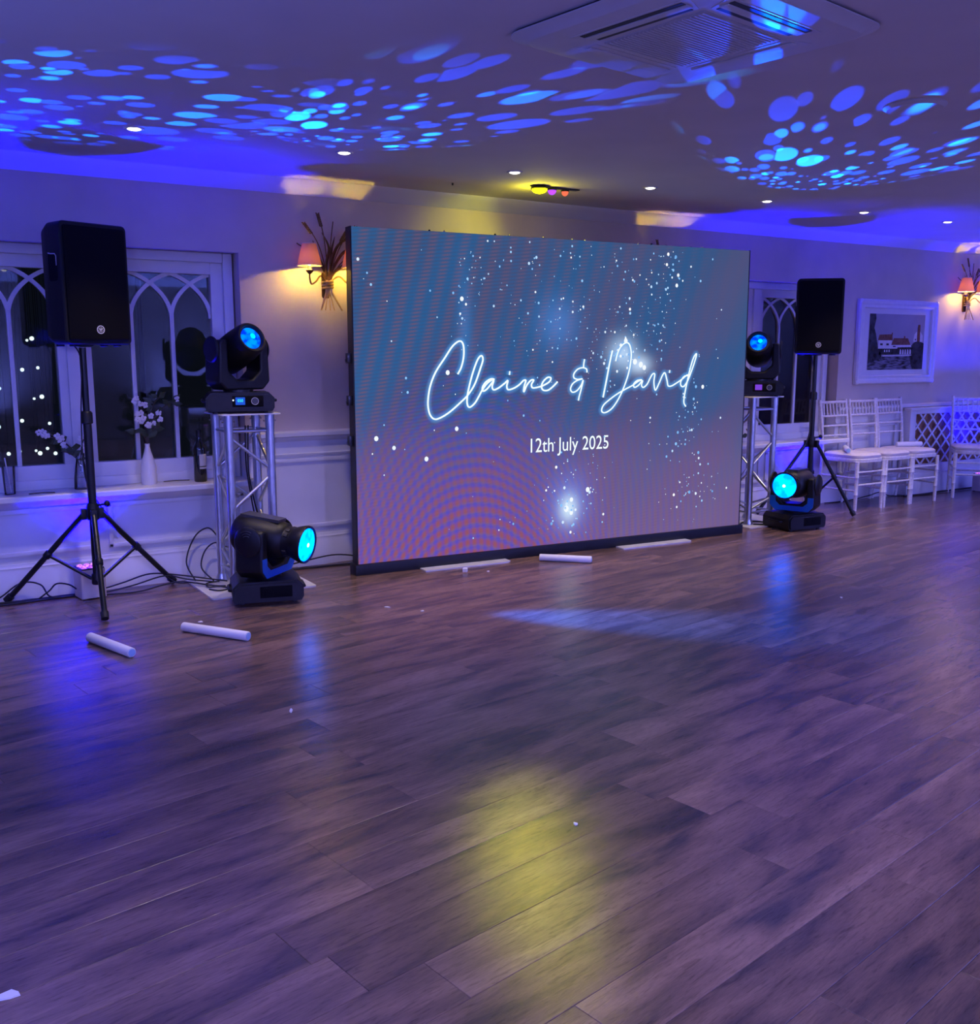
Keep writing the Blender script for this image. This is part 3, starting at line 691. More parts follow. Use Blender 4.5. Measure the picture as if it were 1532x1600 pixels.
# ================================================================ TRUSS TOWERS
def make_truss(label, x0, y0, plate, zt):
    """four-chord aluminium truss, chord spacing 0.24; origin at its floor centre"""
    s_ = 0.12
    t = thing('truss_tower', label, 'truss', (x0, y0, 0), 0)
    MB().prism(rrect(plate[2] - plate[0], plate[3] - plate[1], 0.02, 3, (plate[0] + plate[2]) / 2 - x0, (plate[1] + plate[3]) / 2 - y0), 'z', 0.0, 0.008).obj('base_plate', 'steel_plate', t)
    cs = [(-s_, -s_), (s_, -s_), (s_, s_), (-s_, s_)]
    for x, y in cs:
        ch = MB().cyl((x, y, 0.008), (x, y, zt - 0.008), 0.025, seg=18).obj('chord', 'aluminium', t)
        MB().lathe([(0.0265, zt - 0.075), (0.0265, zt - 0.010)], 18, Matrix.Translation((x, y, 0))).obj('coupler', 'aluminium', ch)
        MB().cyl((x - 0.036, y, zt - 0.045), (x + 0.036, y, zt - 0.045), 0.005, seg=8).obj('spigot_pin', 'chrome', ch)
        MB().lathe([(0.038, 0.008), (0.038, 0.016), (0.027, 0.05)], 18, Matrix.Translation((x, y, 0))).obj('foot_collar', 'aluminium', ch)
    for k_ in range(4):
        a, b = cs[k_], cs[(k_ + 1) % 4]
        for z in (zt - 0.10, 0.10): MB().cyl((*a, z), (*b, z), 0.009, seg=10).obj('cross_bar', 'aluminium', t)
        zz = [zt - 0.13, zt - 0.325, zt - 0.355, zt - 0.55, zt - 0.58, zt - 0.775, zt - 0.80, 0.12]
        for i in range(0, len(zz) - 1, 2):
            p, q = (a, b) if (i // 2 + (k_ % 2)) % 2 == 0 else (b, a)
            MB().cyl((*p, zz[i]), (*q, zz[i + 1]), 0.009, seg=10).obj('diagonal', 'aluminium', t)
    MB().prism(rrect(0.345, 0.345, 0.015, 3), 'z', zt - 0.008, zt).obj('top_plate', 'steel_plate', t)
    return t
make_truss('silver truss tower with base plate between left window and LED screen', 1.82, 5.57, (1.515, 5.262, 2.125, 5.825), 1.005)
make_truss('silver truss tower half hidden behind right edge of LED screen', 5.905, 5.50, (5.67, 5.25, 6.19, 5.80), 1.005)

# ================================================================ MOVING HEADS
def chamfer_profile(w_, z0, z1, c):
    return [(-w_ / 2 + c * 0.4, z0), (w_ / 2 - c * 0.4, z0), (w_ / 2, z0 + c * 0.7), (w_ / 2, z1 - c), (w_ / 2 - c, z1), (-w_ / 2 + c, z1), (-w_ / 2, z1 - c), (-w_ / 2, z0 + c * 0.7)]
def u_profile(w_, z0, z1, arm, floor_, ch):
    h = w_ / 2
    return [(-h + ch, z0), (h - ch, z0), (h, z0 + ch), (h - 0.008, z1 - 0.02), (h - 0.022, z1), (h - arm, z1), (h - arm, z0 + floor_ + 0.05), (h - arm - 0.055, z0 + floor_),
            (-h + arm + 0.055, z0 + floor_), (-h + arm, z0 + floor_ + 0.05), (-h + arm, z1), (-h + 0.022, z1), (-h + 0.008, z1 - 0.02), (-h, z0 + ch)]
def moving_head(label, loc, base_rz, bearing, elev, kind, lens_mat, lcd='lcd_blue'):
    """origin under the base; bearing/elev: world direction of the lens"""
    t = thing('moving_head_light', label, 'stage light', loc, base_rz)
    pan = bearing - base_rz + pi / 2          # local -Y turned to the bearing
    if kind == 'top':
        bw, bd, bh, yw, zp, yd = 0.375, 0.275, 0.118, 0.335, 0.355, 0.15
    else:
        bw, bd, bh, yw, zp, yd = 0.375, 0.305, 0.125, 0.350, 0.345, 0.165
    base = MB().prism(chamfer_profile(bw, 0.012, bh, 0.03), 'y', -bd / 2, bd / 2).obj('base', 'black_plastic', t)
    bm_ = bmesh.new(); bm_.from_mesh(base.data)
    bmesh.ops.bevel(bm_, geom=[e for e in bm_.edges if abs(e.verts[0].co.y - e.verts[1].co.y) < 1e-6], offset=0.012, segments=2, affect='EDGES')
    bm_.to_mesh(base.data); bm_.free(); base.data.set_sharp_from_angle(angle=R(40))
    for x in (-bw / 2 + 0.05, bw / 2 - 0.05):
        for y in (-bd / 2 + 0.04, bd / 2 - 0.04): MB().lathe([(0.014, 0.0), (0.016, 0.014)], 12, Matrix.Translation((x, y, 0))).obj('foot', 'black_rubber', t)
    yf = -bd / 2
    MB().box((-0.045, yf - 0.003, 0.038), (0.125, yf + 0.004, 0.100), 0.003).obj('control_panel', 'grille_black', base)
    ds = MB().box((-0.028, yf - 0.006, 0.050), (0.024, yf - 0.002, 0.092), 0.001).obj('display', lcd, base)
    if kind == 'top' and lcd == 'lcd_blue':
        dm = text_mesh('display_digits', '050', 0.016, 0.030, 'lcd_digit', 0.0)
        do = bpy.data.objects.new('display_digits', dm); C.objects.link(do); do.parent = base; do.location = (-0.002, yf - 0.0068, 0.066)
        MB().ball((-0.040, yf - 0.004, 0.076), 0.005, 1).obj('status_led', 'status_led', base)
    if kind == 'top':
        ring = MB()
        rg = [(0.019 * cos(2 * pi * i / 24), 0.019 * sin(2 * pi * i / 24)) for i in range(24)]
        ring.loft([[Vector((0.078 + p[0], yf - 0.003, 0.070 + p[1])) for p in rg], [Vector((0.078 + p[0], yf - 0.010, 0.070 + p[1])) for p in rg]])
        ring.obj('jog_wheel', 'dark_grey_plastic', base)
        tr = MB()
        tr.tube([(0.078 + 0.0195 * cos(2 * pi * i / 24), yf - 0.0105, 0.070 + 0.0195 * sin(2 * pi * i / 24)) for i in range(25)], 0.0012, 6).obj('wheel_ring', 'steel_plate', base)
    for s_ in (-1, 1):   # carrying handles at both ends
        MB().tube([(s_ * (bw / 2 - 0.004), -0.07, 0.070), (s_ * (bw / 2 + 0.012), -0.06, 0.070), (s_ * (bw / 2 + 0.012), 0.06, 0.070), (s_ * (bw / 2 - 0.004), 0.07, 0.070)], 0.009, 8).obj('carry_handle', 'black_plastic', base)
    MB().lathe([(0.085, bh - 0.002), (0.085, bh + 0.014)], 24).obj('pan_bearing', 'black_metal', t)
    z0 = bh + 0.012
    Mp = Matrix.Rotation(pan, 4, 'Z')
    yk = MB().prism(u_profile(yw, z0, zp + 0.055, 0.062, 0.058, 0.045), 'y', -yd / 2, yd / 2, Mp)
    yoke = yk.obj('yoke', 'black_plastic', t, smooth=30)
    bv = yoke.modifiers.new('round', 'BEVEL'); bv.width = 0.012; bv.segments = 3; bv.limit_method = 'ANGLE'
    if kind != 'top':    # blue strip round the mouth of the yoke
        hw = yw / 2
        MB().prism([(-hw + 0.045, z0 + 0.006), (hw - 0.045, z0 + 0.006), (hw - 0.008, z0 + 0.045), (hw - 0.008, z0 + 0.115), (hw - 0.050, z0 + 0.115), (hw - 0.052, z0 + 0.072), (hw - 0.085, z0 + 0.044),
                    (-hw + 0.085, z0 + 0.044), (-hw + 0.052, z0 + 0.072), (-hw + 0.050, z0 + 0.115), (-hw + 0.008, z0 + 0.115), (-hw + 0.008, z0 + 0.045)], 'y', -yd / 2 - 0.003, -yd / 2 + 0.006, Mp).obj('yoke_strip', 'blue_tape', yoke, smooth=20)
    for s_ in (-1, 1):   # round covers over the tilt bearings
        Md = Mp @ Matrix.Translation((s_ * (yw / 2 - 0.006), 0, zp)) @ Matrix.Rotation(s_ * pi / 2, 4, 'Y')
        cap = MB().lathe([(yd / 2 * 0.98, 0.0), (yd / 2 * 0.98, 0.006), (yd / 2 * 0.86, 0.014)], 28, Md).obj('tilt_cover', 'black_plastic', yoke)
        if kind != 'top':
            for k_ in range(3):
                rr_ = yd / 2 * (0.72 - 0.16 * k_)
                MB().tube([Md @ Vector((rr_ * cos(a), rr_ * sin(a), 0.0145)) for a in [(-0.5 + i / 8 * 1.1) for i in range(9)]], 0.0022, 6).obj('vent_rib', 'dark_grey_plastic', cap)
    # the head turns about the tilt axis
    Mh = Mp @ Matrix.Translation((0, 0, zp)) @ Matrix.Rotation(pi / 2 - elev, 4, 'X')      # +Z of the lathe points out of the lens
    if kind == 'top':
        prof = [(0.04, -0.150), (0.085, -0.145), (0.100, -0.120), (0.104, -0.04), (0.103, 0.04), (0.098, 0.11), (0.090, 0.158), (0.083, 0.168), (0.074, 0.168), (0.066, 0.152)]
        zl, rl = 0.150, 0.067
    else:
        prof = [(0.05, -0.165), (0.092, -0.160), (0.108, -0.140), (0.112, -0.06), (0.110, 0.02), (0.100, 0.10), (0.090, 0.135), (0.083, 0.140), (0.080, 0.180), (0.086, 0.190), (0.098, 0.225), (0.104, 0.250), (0.102, 0.262), (0.098, 0.262), (0.096, 0.256)]
        zl, rl = 0.254, 0.0965
    head = MB().lathe(prof, 32, Mh).obj('head', 'black_plastic', t)
    lens = MB().lathe([(rl, zl - 0.006), (rl, zl), (rl * 0.8, zl + 0.006), (rl * 0.5, zl + 0.010), (rl * 0.12, zl + 0.012)], 32, Mh).obj('lens', lens_mat, head)
    if kind == 'top':
        MB().ball(Mh @ Vector((0.012, 0.010, zl + 0.008)), 0.018, 2, (1, 1, 0.5), (Mh.to_quaternion().to_matrix())).obj('light_core', 'lens_cyan', lens)
    else:
        MB().ball(Mh @ Vector((0.0, 0.0, zl + 0.012)), 0.012, 2, (1, 1, 0.3), (Mh.to_quaternion().to_matrix())).obj('light_core', 'lens_hot', lens)
        # top ridge of the housing, ventilation slots, taped yoke
        MB().prism([(-0.05, -0.13), (0.05, -0.13), (0.042, 0.10), (-0.042, 0.10)], 'y', 0.0, 0.016, Mh @ Matrix.Rotation(0, 4, 'Z') @ Matrix.Translation((0, 0.098, 0))).obj('housing_ridge', 'dark_grey_plastic', head)
        for a in (0.6, 1.0, 2.1, 2.5, 3.7, 4.2, 5.2, 5.7):
            MB().box((-0.010, -0.005, -0.012), (0.010, 0.005, 0.012), 0.003, Mh @ Matrix.Rotation(a, 4, 'Z') @ Matrix.Translation((0.081, 0, 0.160)) @ Matrix.Rotation(pi / 2, 4, 'Z')).obj('focus_lug', 'black_rubber', head)
    return t, Mh, zl
hL, MhL, zlL = moving_head('black moving head light on the truss left of LED screen', (1.80, 5.555, 1.005), R(-14), R(-74), R(24), 'top', 'lens_blue')
hR, MhR, zlR = moving_head('black moving head light on the truss right of LED screen', (5.94, 5.49, 1.005), R(-42), R(-139), R(22), 'top', 'lens_blue', 'lcd_violet')
fL, MfL, zfL = moving_head('black floor moving head by left truss, cyan lens turned right', (1.775, 5.13, 0.008), R(-15), R(-50), R(-7), 'floor', 'lens_cyan', 'grille_black')
fR, MfR, zfR = moving_head('black floor moving head by right truss, round cyan lens facing front', (6.01, 5.12, 0), R(-6), R(-158), R(2), 'floor', 'lens_cyan', 'grille_black')

# ================================================================ WALL SCONCES
def make_sconce(label, x, z, group=None):
    """brass wheat-sheaf bracket; origin on the wall at the tie band; front is -Y"""
    t = thing('wall_sconce', label, 'wall lamp', (x, YW, z), 0, group)
    rg = random.Random(5)
    MB().prism(rrect(0.05, 0.16, 0.015, 4, 0, 0.0), 'y', -0.014, 0.0).obj('back_plate', 'brass_bronze', t)
    for z_ in (-0.018, 0.0, 0.018):
        MB().tube([(0.034 * cos(a), -0.04 + 0.022 * sin(a), z_ + 0.003 * cos(a)) for a in [2 * pi * i / 16 for i in range(17)]], 0.0065, 8).obj('tie_band', 'brass_light', t)
    # flared stalk ends below the band
    for dx, ex in ((-0.012, -0.055), (-0.006, -0.028), (0.0, 0.004), (0.006, 0.032), (0.014, 0.085)):
        MB().tube(smooth_path([(dx, -0.045, 0.03), (dx * 1.4, -0.05, -0.04), (dx + (ex - dx) * 0.45, -0.055, -0.09), (ex, -0.06, -0.155)], 4), 0.0055 if abs(ex) > 0.05 else 0.003, 6).obj('stalk_end', 'brass_light', t)
    # stalks with ears of wheat fanning upwards
    for ex, ez, w_ in ((-0.15, 0.36, 1), (-0.06, 0.42, 1), (0.04, 0.38, 0), (0.13, 0.33, 1), (0.19, 0.36, 1), (0.22, 0.22, 0), (-0.20, 0.24, 0)):
        pts = smooth_path([(ex * 0.05, -0.04, 0.0), (ex * 0.18, -0.055, ez * 0.35), (ex * 0.5, -0.06, ez * 0.72), (ex, -0.05, ez)], 5)
        st_ = MB().tube(pts, 0.0032, 6).obj('wheat_stalk', 'brass_bronze', t)
        if w_:
            ear = MB(); n_ = len(pts)
            for i in range(7):
                p = pts[n_ - 1 - i] if n_ - 1 - i >= 0 else pts[0]
                d = (pts[n_ - 1] - pts[n_ - 6]).normalized()
                q = pts[n_ - 1] - d * (0.012 * i)
                for s_ in (-1, 1): ear.ball(q + Vector((s_ * 0.007, 0, 0)), 0.008, 1, (0.6, 0.6, 1.2), Euler((0, s_ * 0.5 + math.atan2(d.x, d.z), 0)).to_matrix())
            ear.obj('wheat_ear', 'brass_bronze', st_)
    # long curling leaves
    for pts in ([(0, -0.04, 0), (-0.015, -0.06, 0.12), (0.0, -0.07, 0.22), (-0.04, -0.06, 0.31)], [(0, -0.04, 0), (0.03, -0.06, 0.10), (0.10, -0.07, 0.20), (0.16, -0.07, 0.19), (0.17, -0.08, 0.11)],
                [(0, -0.04, 0), (0.04, -0.06, 0.08), (0.12, -0.08, 0.13), (0.20, -0.08, 0.14)], [(0, -0.04, 0), (0.015, -0.07, 0.14), (0.06, -0.08, 0.24), (0.15, -0.07, 0.29)],
                [(0, -0.04, 0), (-0.03, -0.05, 0.10), (-0.07, -0.06, 0.17), (-0.10, -0.06, 0.26)], [(0, -0.04, 0), (0.02, -0.05, 0.12), (0.02, -0.06, 0.2), (0.045, -0.06, 0.29)]):
        pp = smooth_path(pts, 6); n_ = len(pp)
        m = MB(); wd = [0.003 + 0.013 * sin(pi * min(1, i / (n_ - 1)) ** 0.9) for i in range(n_)]
        rings = []
        for i, p in enumerate(pp):
            d = (pp[min(i + 1, n_ - 1)] - pp[max(i - 1, 0)]).normalized(); q = d.cross(Vector((0, 1, 0))).normalized() * wd[i] * 0.6
            rings.append([p - q, p + Vector((0, -0.0025, 0)), p + q, p + Vector((0, 0.0025, 0))])
        m.loft(rings).obj('leaf', 'brass_bronze', t)
    # two arms with candle, bulb and shade
    for s_ in (-1, 1):
        sx = 0.145 * s_; sy = -0.11
        arm = MB().tube(smooth_path([(0.015 * s_, -0.045, 0.02), (0.06 * s_, -0.075, 0.05), (0.10 * s_, -0.095, 0.015), (0.135 * s_, sy, -0.002), (sx, sy, 0.03), (sx, sy, 0.065)], 6), 0.0055, 8).obj('arm', 'brass_light' if s_ > 0 else 'brass_bronze', t)
        MB().lathe([(0.004, 0.055), (0.012, 0.06), (0.026, 0.078), (0.023, 0.079), (0.010, 0.068)], 12, Matrix.Translation((sx, sy, 0))).obj('drip_cup', 'brass_bronze', arm)
        MB().lathe([(0.0125, 0.068), (0.0125, 0.105)], 14, Matrix.Translation((sx, sy, 0))).obj('candle_sleeve', 'cream_candle', arm)
        MB().lathe([(0.006, 0.105), (0.013, 0.125), (0.016, 0.145), (0.010, 0.168), (0.003, 0.180)], 14, Matrix.Translation((sx, sy, 0))).obj('bulb', 'bulb_glow', arm)
        sh = MB()
        ra = [[Vector((sx + r * cos(2 * pi * i / 32), sy + r * sin(2 * pi * i / 32), z_)) for i in range(32)] for r, z_ in ((0.074, 0.105), (0.042, 0.235))]
        rb = [[Vector((sx + r * cos(2 * pi * i / 32), sy + r * sin(2 * pi * i / 32), z_)) for i in range(32)] for r, z_ in ((0.0405, 0.235), (0.0725, 0.105))]
        sh.loft(ra + rb + [ra[0]], caps=False)
        so_ = sh.obj('shade', 'shade_fabric', arm)
        for r, z_ in ((0.0745, 0.106), (0.0425, 0.234)):
            MB().tube([(sx + r * cos(2 * pi * i / 32), sy + r * sin(2 * pi * i / 32), z_) for i in range(33)], 0.0022, 6).obj('shade_trim', 'cream_candle', so_)
        light('sconce_bulb', 'POINT', (sx, sy, 0.128), E_SCONCE, C_SCONCE, t, radius=0.018)
    return t
make_sconce('brass wheat sheaf wall lamp with lit peach shade left of LED screen', 2.475, 1.755)
make_sconce('brass wheat sheaf wall lamp on the wall hidden behind LED screen', 5.20, 1.755)
make_sconce('brass wheat sheaf wall lamp beside the framed picture', 9.155, 1.81)

# ================================================================ CEILING FITTINGS
def make_downlight(label, x, y, e, group):
    t = thing('downlight', label, 'ceiling light', (x, y, ZC), 0, group)
    MB().lathe([(0.030, -0.004), (0.044, -0.005), (0.046, -0.001), (0.046, 0.0)], 24).obj('trim_ring', 'steel_plate', t)
    MB().lathe([(0.030, -0.0045), (0.022, -0.008), (0.008, -0.010)], 20).obj('lamp', 'downlight_glow', t)
    light('downlight_beam', 'SPOT', (0, 0, -0.03), e, C_DOWN, t, radius=0.03, aim=(0, 0, -1), size=R(82 if y > 2 else 120), blend=0.9)
ordn = ['first downlight from the left, above the black loudspeaker', 'second downlight from the left, above the wall lamp', 'third downlight from the left, near the yellow lamp', 'fourth downlight from the left, above the LED screen',
        'fifth downlight from the left, near the blue bubbles', 'sixth downlight from the left, above the picture frame', 'rightmost small downlight in the ceiling row']
for i, xx in enumerate((1.145, 2.188, 3.242, 4.259, 5.303, 6.325, 7.345)):
    make_downlight(ordn[i], xx, 4.885, E_DOWN, 'downlights in a row along the ceiling')
for i in range(7):  # unseen downlights, added to raise the ambient light
    for yy in (1.3, -2.0):
        make_downlight('added fill downlight in the ceiling behind the viewer', 0.2 + 1.4 * i, yy, E_REAR_DOWN, 'added fill downlights behind the viewer')
# air-conditioning cassette
ac = thing('air_conditioner', 'square white ceiling air conditioner with grille and air slots', 'air conditioner', (2.325, 2.485, ZC), R(8.5))
def rq(h, r, z): return [Vector((p[0], p[1], z)) for p in rrect(2 * h, 2 * h, r, 6)]
MB().loft([rq(0.425, 0.08, 0.0), rq(0.425, 0.08, -0.008)]).obj('shadow_gap', 'ac_slot', ac)
MB().loft([rq(0.435, 0.09, -0.008), rq(0.435, 0.09, -0.012), rq(0.40, 0.075, -0.022), rq(0.392, 0.07, -0.030), rq(0.385, 0.07, -0.032)]).obj('panel', 'ac_plastic', ac)
g_ = MB().loft([rq(0.20, 0.01, -0.030), rq(0.20, 0.01, -0.0345), rq(0.196, 0.01, -0.0355)]).obj('intake_grille', 'ac_grille', ac)
for i in range(26):
    y = -0.19 + 0.38 * i / 25
    MB().box((-0.192, y - 0.0026, -0.0385), (0.192, y + 0.0026, -0.035)).obj('grille_slat', 'ac_plastic', g_, smooth=0)
for a in range(4):
    M = Matrix.Rotation(a * pi / 2, 4, 'Z')
    MB().prism([(-0.20, 0.225), (0.20, 0.225), (0.235, 0.315), (-0.235, 0.315)], 'z', -0.0336, -0.030, M).obj('outlet', 'ac_plastic', ac)
    if a in (1, 2): MB().box((-0.20, 0.285, -0.0352), (0.20, 0.305, -0.0320), 0, M).obj('air_slot', 'ac_slot', ac)
    if a in (1, 2): MB().box((-0.185, 0.232, -0.0352), (0.185, 0.250, -0.0320), 0, M).obj('air_slot', 'ac_slot', ac)
    MB().box((-0.20, 0.252, -0.0375), (0.20, 0.283, -0.0336), 0.001, M).obj('louvre', 'ac_plastic', ac)
vt = thing('ceiling_vent', 'shallow round white disc on the ceiling near right edge', 'vent', (3.80, 2.715, ZC))
MB().lathe([(0.125, 0.0), (0.125, -0.006), (0.110, -0.016), (0.098, -0.014)], 36).obj('rim', 'ac_plastic', vt)
MB().lathe([(0.098, -0.006), (0.098, -0.010), (0.02, -0.012)], 36).obj('cover', 'ac_plastic', vt)
# small three-lens party light screwed to the ceiling above the screen
pl_ = thing('party_light', 'small ceiling party light with glowing yellow, violet and red lenses', 'party light', (3.73, 5.20, ZC))
MB().box((-0.15, -0.022, -0.008), (0.20, 0.022, 0.0), 0.003).obj('mounting_bar', 'black_metal', pl_)
for dx, mt, r in ((-0.095, 'yellow_glow', 0.047), (0.0, 'violet_glow', 0.026), (0.10, 'red_glow', 0.022)):
    hs = MB().lathe([(r * 0.9, -0.007), (r * 1.15, -0.010), (r * 1.15, -0.020)], 20, Matrix.Translation((dx, 0, 0))).obj('lamp_housing', 'black_metal', pl_)
    MB().lathe([(r, -0.020), (r * 0.95, -0.030), (r * 0.7, -0.040), (r * 0.25, -0.046)], 20, Matrix.Translation((dx, 0, 0))).obj('lens', mt, hs)
light('yellow_lamp', 'SPOT', (-0.095, -0.005, -0.052), E_YELLOW, (1.0, 0.88, 0.03), pl_, radius=0.03, aim=(-2.30, -3.29, -2.33), size=R(12.5), blend=1.0)
light('yellow_back', 'SPOT', (-0.095, 0.03, -0.06), E_YELLOW * 0.16, (0.85, 0.85, 0.0), pl_, radius=0.03, aim=(-0.15, 0.60, -0.22), size=R(70), blend=1.0)
light('yellow_spill', 'POINT', (-0.095, 0.02, -0.085), E_YELLOW * 0.03, (1.0, 0.85, 0.02), pl_, radius=0.03)
MB().lathe([(0.006, 0.0), (0.006, -0.010), (0.003, -0.014)], 10).obj('ceiling_hook', 'black_metal', None, (3.13, 5.40, ZC))
tag(bpy.data.objects['ceiling_hook'], 'tiny black hook in the ceiling left of yellow lamp', 'hook')

# ================================================================ FLOOR UPLIGHTERS
def make_uplight(label, x, y, rz, e, vis=True, tilt=(0, 0.10, 1)):
    t = thing('uplighter', label, 'uplighter', (x, y, 0), rz, 'violet uplighters along the wall' if vis else 'added fill uplighters behind the viewer')
    MB().prism(rrect(0.135, 0.135, 0.012, 4), 'z', 0.006, 0.165).obj('case', 'uplight_case', t)
    MB().prism(rrect(0.128, 0.128, 0.012, 4), 'z', 0.165, 0.172).obj('bezel', 'uplight_dark', t)
    for i in range(3):
        for j in range(3):
            MB().lathe([(0.017, 0.171), (0.015, 0.179), (0.006, 0.182)], 12, Matrix.Translation((-0.038 + 0.038 * i, -0.038 + 0.038 * j, 0))).obj('led_lens', 'led_violet', t)
    for x_ in (-0.05, 0.05):
        for y_ in (-0.05, 0.05): MB().lathe([(0.010, 0.0), (0.010, 0.007)], 10, Matrix.Translation((x_, y_, 0))).obj('rubber_foot', 'black_rubber', t)
    MB().box((-0.03, -0.0695, 0.118), (0.03, -0.067, 0.128), 0.001).obj('menu_window', 'uplight_dark', t)
    MB().lathe([(0.006, 0.0), (0.006, 0.004)], 10, Matrix.Translation((0.022, -0.067, 0.095)) @ Matrix.Rotation(pi / 2, 4, 'X')).obj('socket', 'uplight_dark', t)
    light('uplight_beam', 'SPOT', (0, 0, 0.20), e, C_UP if vis else C_REAR_UP, t, radius=0.05, aim=tilt, size=R(88 if vis else 150), blend=0.8)
make_uplight('violet floor uplighter in a pale case behind left tripod', 0.965, 5.715, R(8), E_UP)
make_uplight('violet floor uplighter against the wall behind right truss', 6.78, 5.70, 0, E_UP)
make_uplight('violet floor uplighter under the radiator cover at right', 9.16, 5.52, 0, E_UP * 0.42)
for x, y in ((-2.2, -3.6), (1.2, -3.8), (4.6, -3.8), (8.0, -3.8), (-2.8, 1.0), (10.3, 1.2), (10.3, -1.6)):  # out-of-view uplighters, added for blue ambient fill
    make_uplight('added violet fill uplighter along the far walls behind the viewer', x, y, 0, E_REAR_UP, False, (0, 0, 1))

# unseen stage cans added behind the viewer as pale violet fill
def make_fill_can(x, z, target):
    t = thing('par_can', 'added fill stage can on the wall behind the viewer', 'stage light', (x, Y0, z), 0, 'added fill cans behind the viewer')
    d = (Vector(target) - Vector((x, Y0 + 0.18, z))).normalized()
    M = Matrix.Translation((0, 0.18, 0)) @ d.to_track_quat('Z', 'Y').to_matrix().to_4x4()
    MB().lathe([(0.05, -0.12), (0.085, -0.10), (0.10, 0.0), (0.10, 0.10), (0.095, 0.10), (0.095, 0.0)], 24, M).obj('can', 'black_metal', t)
    MB().lathe([(0.094, 0.07), (0.05, 0.078), (0.01, 0.08)], 24, M).obj('lens', 'violet_glow', t)
    MB().tube([(-0.11, 0.18, 0), (-0.115, 0.05, 0.0), (0, 0.0, 0.0), (0.115, 0.05, 0), (0.11, 0.18, 0)], 0.008, 8).obj('bracket', 'black_metal', t)
    light('par_beam', 'SPOT', M @ Vector((0, 0, 0.12)), E_PAR, C_FILL_PAR, t, radius=0.12, aim=d, size=R(40), blend=0.75)
for x, tx in ((-1.6, 1.0), (2.7, 3.0), (5.8, 5.6), (9.0, 8.6)): make_fill_can(x, 2.0, (tx, 3.4, 0.0))

# ================================================================ CHAIRS
def make_chair(label, loc, rz):
    """limewashed bamboo-style chair, front is -Y; origin on the floor under the seat"""
    t = thing('banquet_chair', label, 'chair', loc, rz, 'white bamboo-style chairs along the wall')
    W_, D_ = 0.345, 0.375; hx, hy = W_ / 2, D_ / 2
    def leg_rings(z0, z1, n, r): return [r * (1.0 + (0.16 if i % 3 == 1 else 0.0)) for i in range(n)]
    for s_ in (-1, 1):
        zs_ = [0, 0.10, 0.135, 0.14, 0.145, 0.25, 0.285, 0.29, 0.295, 0.42]
        rr_ = [0.0135, 0.0155, 0.016, 0.019, 0.016, 0.0165, 0.0165, 0.0195, 0.0165, 0.018]
        MB().tube([(s_ * hx, -hy, z_) for z_ in zs_], 0, 10, rr_).obj('front_leg', 'limewash', t)
        pts = [(s_ * (hx - 0.005), hy + 0.035, 0), (s_ * (hx - 0.005), hy + 0.01, 0.20), (s_ * (hx - 0.005), hy, 0.44), (s_ * (hx - 0.003), hy + 0.012, 0.64), (s_ * hx, hy + 0.05, 0.90), (s_ * hx, hy + 0.053, 0.925)]
        MB().tube(smooth_path(pts, 4), 0.0145, 10).obj('back_post', 'limewash', t)
        for z_ in (0.17, 0.28): MB().cyl((s_ * hx, -hy, z_), (s_ * (hx - 0.005), hy + 0.01, z_), 0.0085, seg=8).obj('side_stretcher', 'limewash', t)
    for z_ in (0.22, 0.33): MB().cyl((-hx, -hy, z_), (hx, -hy, z_), 0.0085, seg=8).obj('front_stretcher', 'limewash', t)
    MB().cyl((-hx, hy + 0.01, 0.22), (hx, hy + 0.01, 0.22), 0.0085, seg=8).obj('rear_stretcher', 'limewash', t)
    seat = [(p[0], p[1]) for p in rrect(W_ + 0.028, D_ + 0.05, 0.10, 6)]
    MB().loft([[Vector((p[0] * 0.98, p[1] * 0.98, 0.41)) for p in seat], [Vector((*p, 0.415)) for p in seat], [Vector((*p, 0.44)) for p in seat], [Vector((p[0] * 0.98, p[1] * 0.98, 0.445)) for p in seat]]).obj('seat_frame', 'limewash', t)
    MB().loft([[Vector((p[0] * k_, p[1] * k_, z_)) for p in seat] for k_, z_ in ((0.93, 0.444), (0.97, 0.455), (0.97, 0.470), (0.90, 0.482), (0.6, 0.487))]).obj('seat_pad', 'seat_pad', t)
    def back_y(z_): return hy + 0.012 + 0.038 * max(0, (z_ - 0.64) / 0.26) ** 1.2
    for z_, r in ((0.905, 0.0125), (0.785, 0.0095), (0.70, 0.0085), (0.615, 0.0085)):
        MB().cyl((-hx, back_y(z_), z_), (hx, back_y(z_), z_), r, seg=10).obj('back_rail', 'limewash', t)
    for i in range(7):
        x = -hx + W_ * (i + 1) / 8
        MB().cyl((x, back_y(0.785), 0.785), (x, back_y(0.905), 0.905), 0.0068, seg=8).obj('back_spindle', 'limewash', t)
    return t
ch = make_chair('white bamboo-style chair nearest the black tripod', (7.255, 5.575, 0), 0)
copy_tree(ch, (7.64, 5.57, 0), R(-1), 'white bamboo-style chair in the middle of the row of three')
copy_tree(ch, (8.025, 5.575, 0), R(-1), 'white bamboo-style chair before the lattice, last of three')
copy_tree(ch, (8.77, 5.40, 0), R(-50), 'white bamboo-style chair at right edge with violet-lit pad')

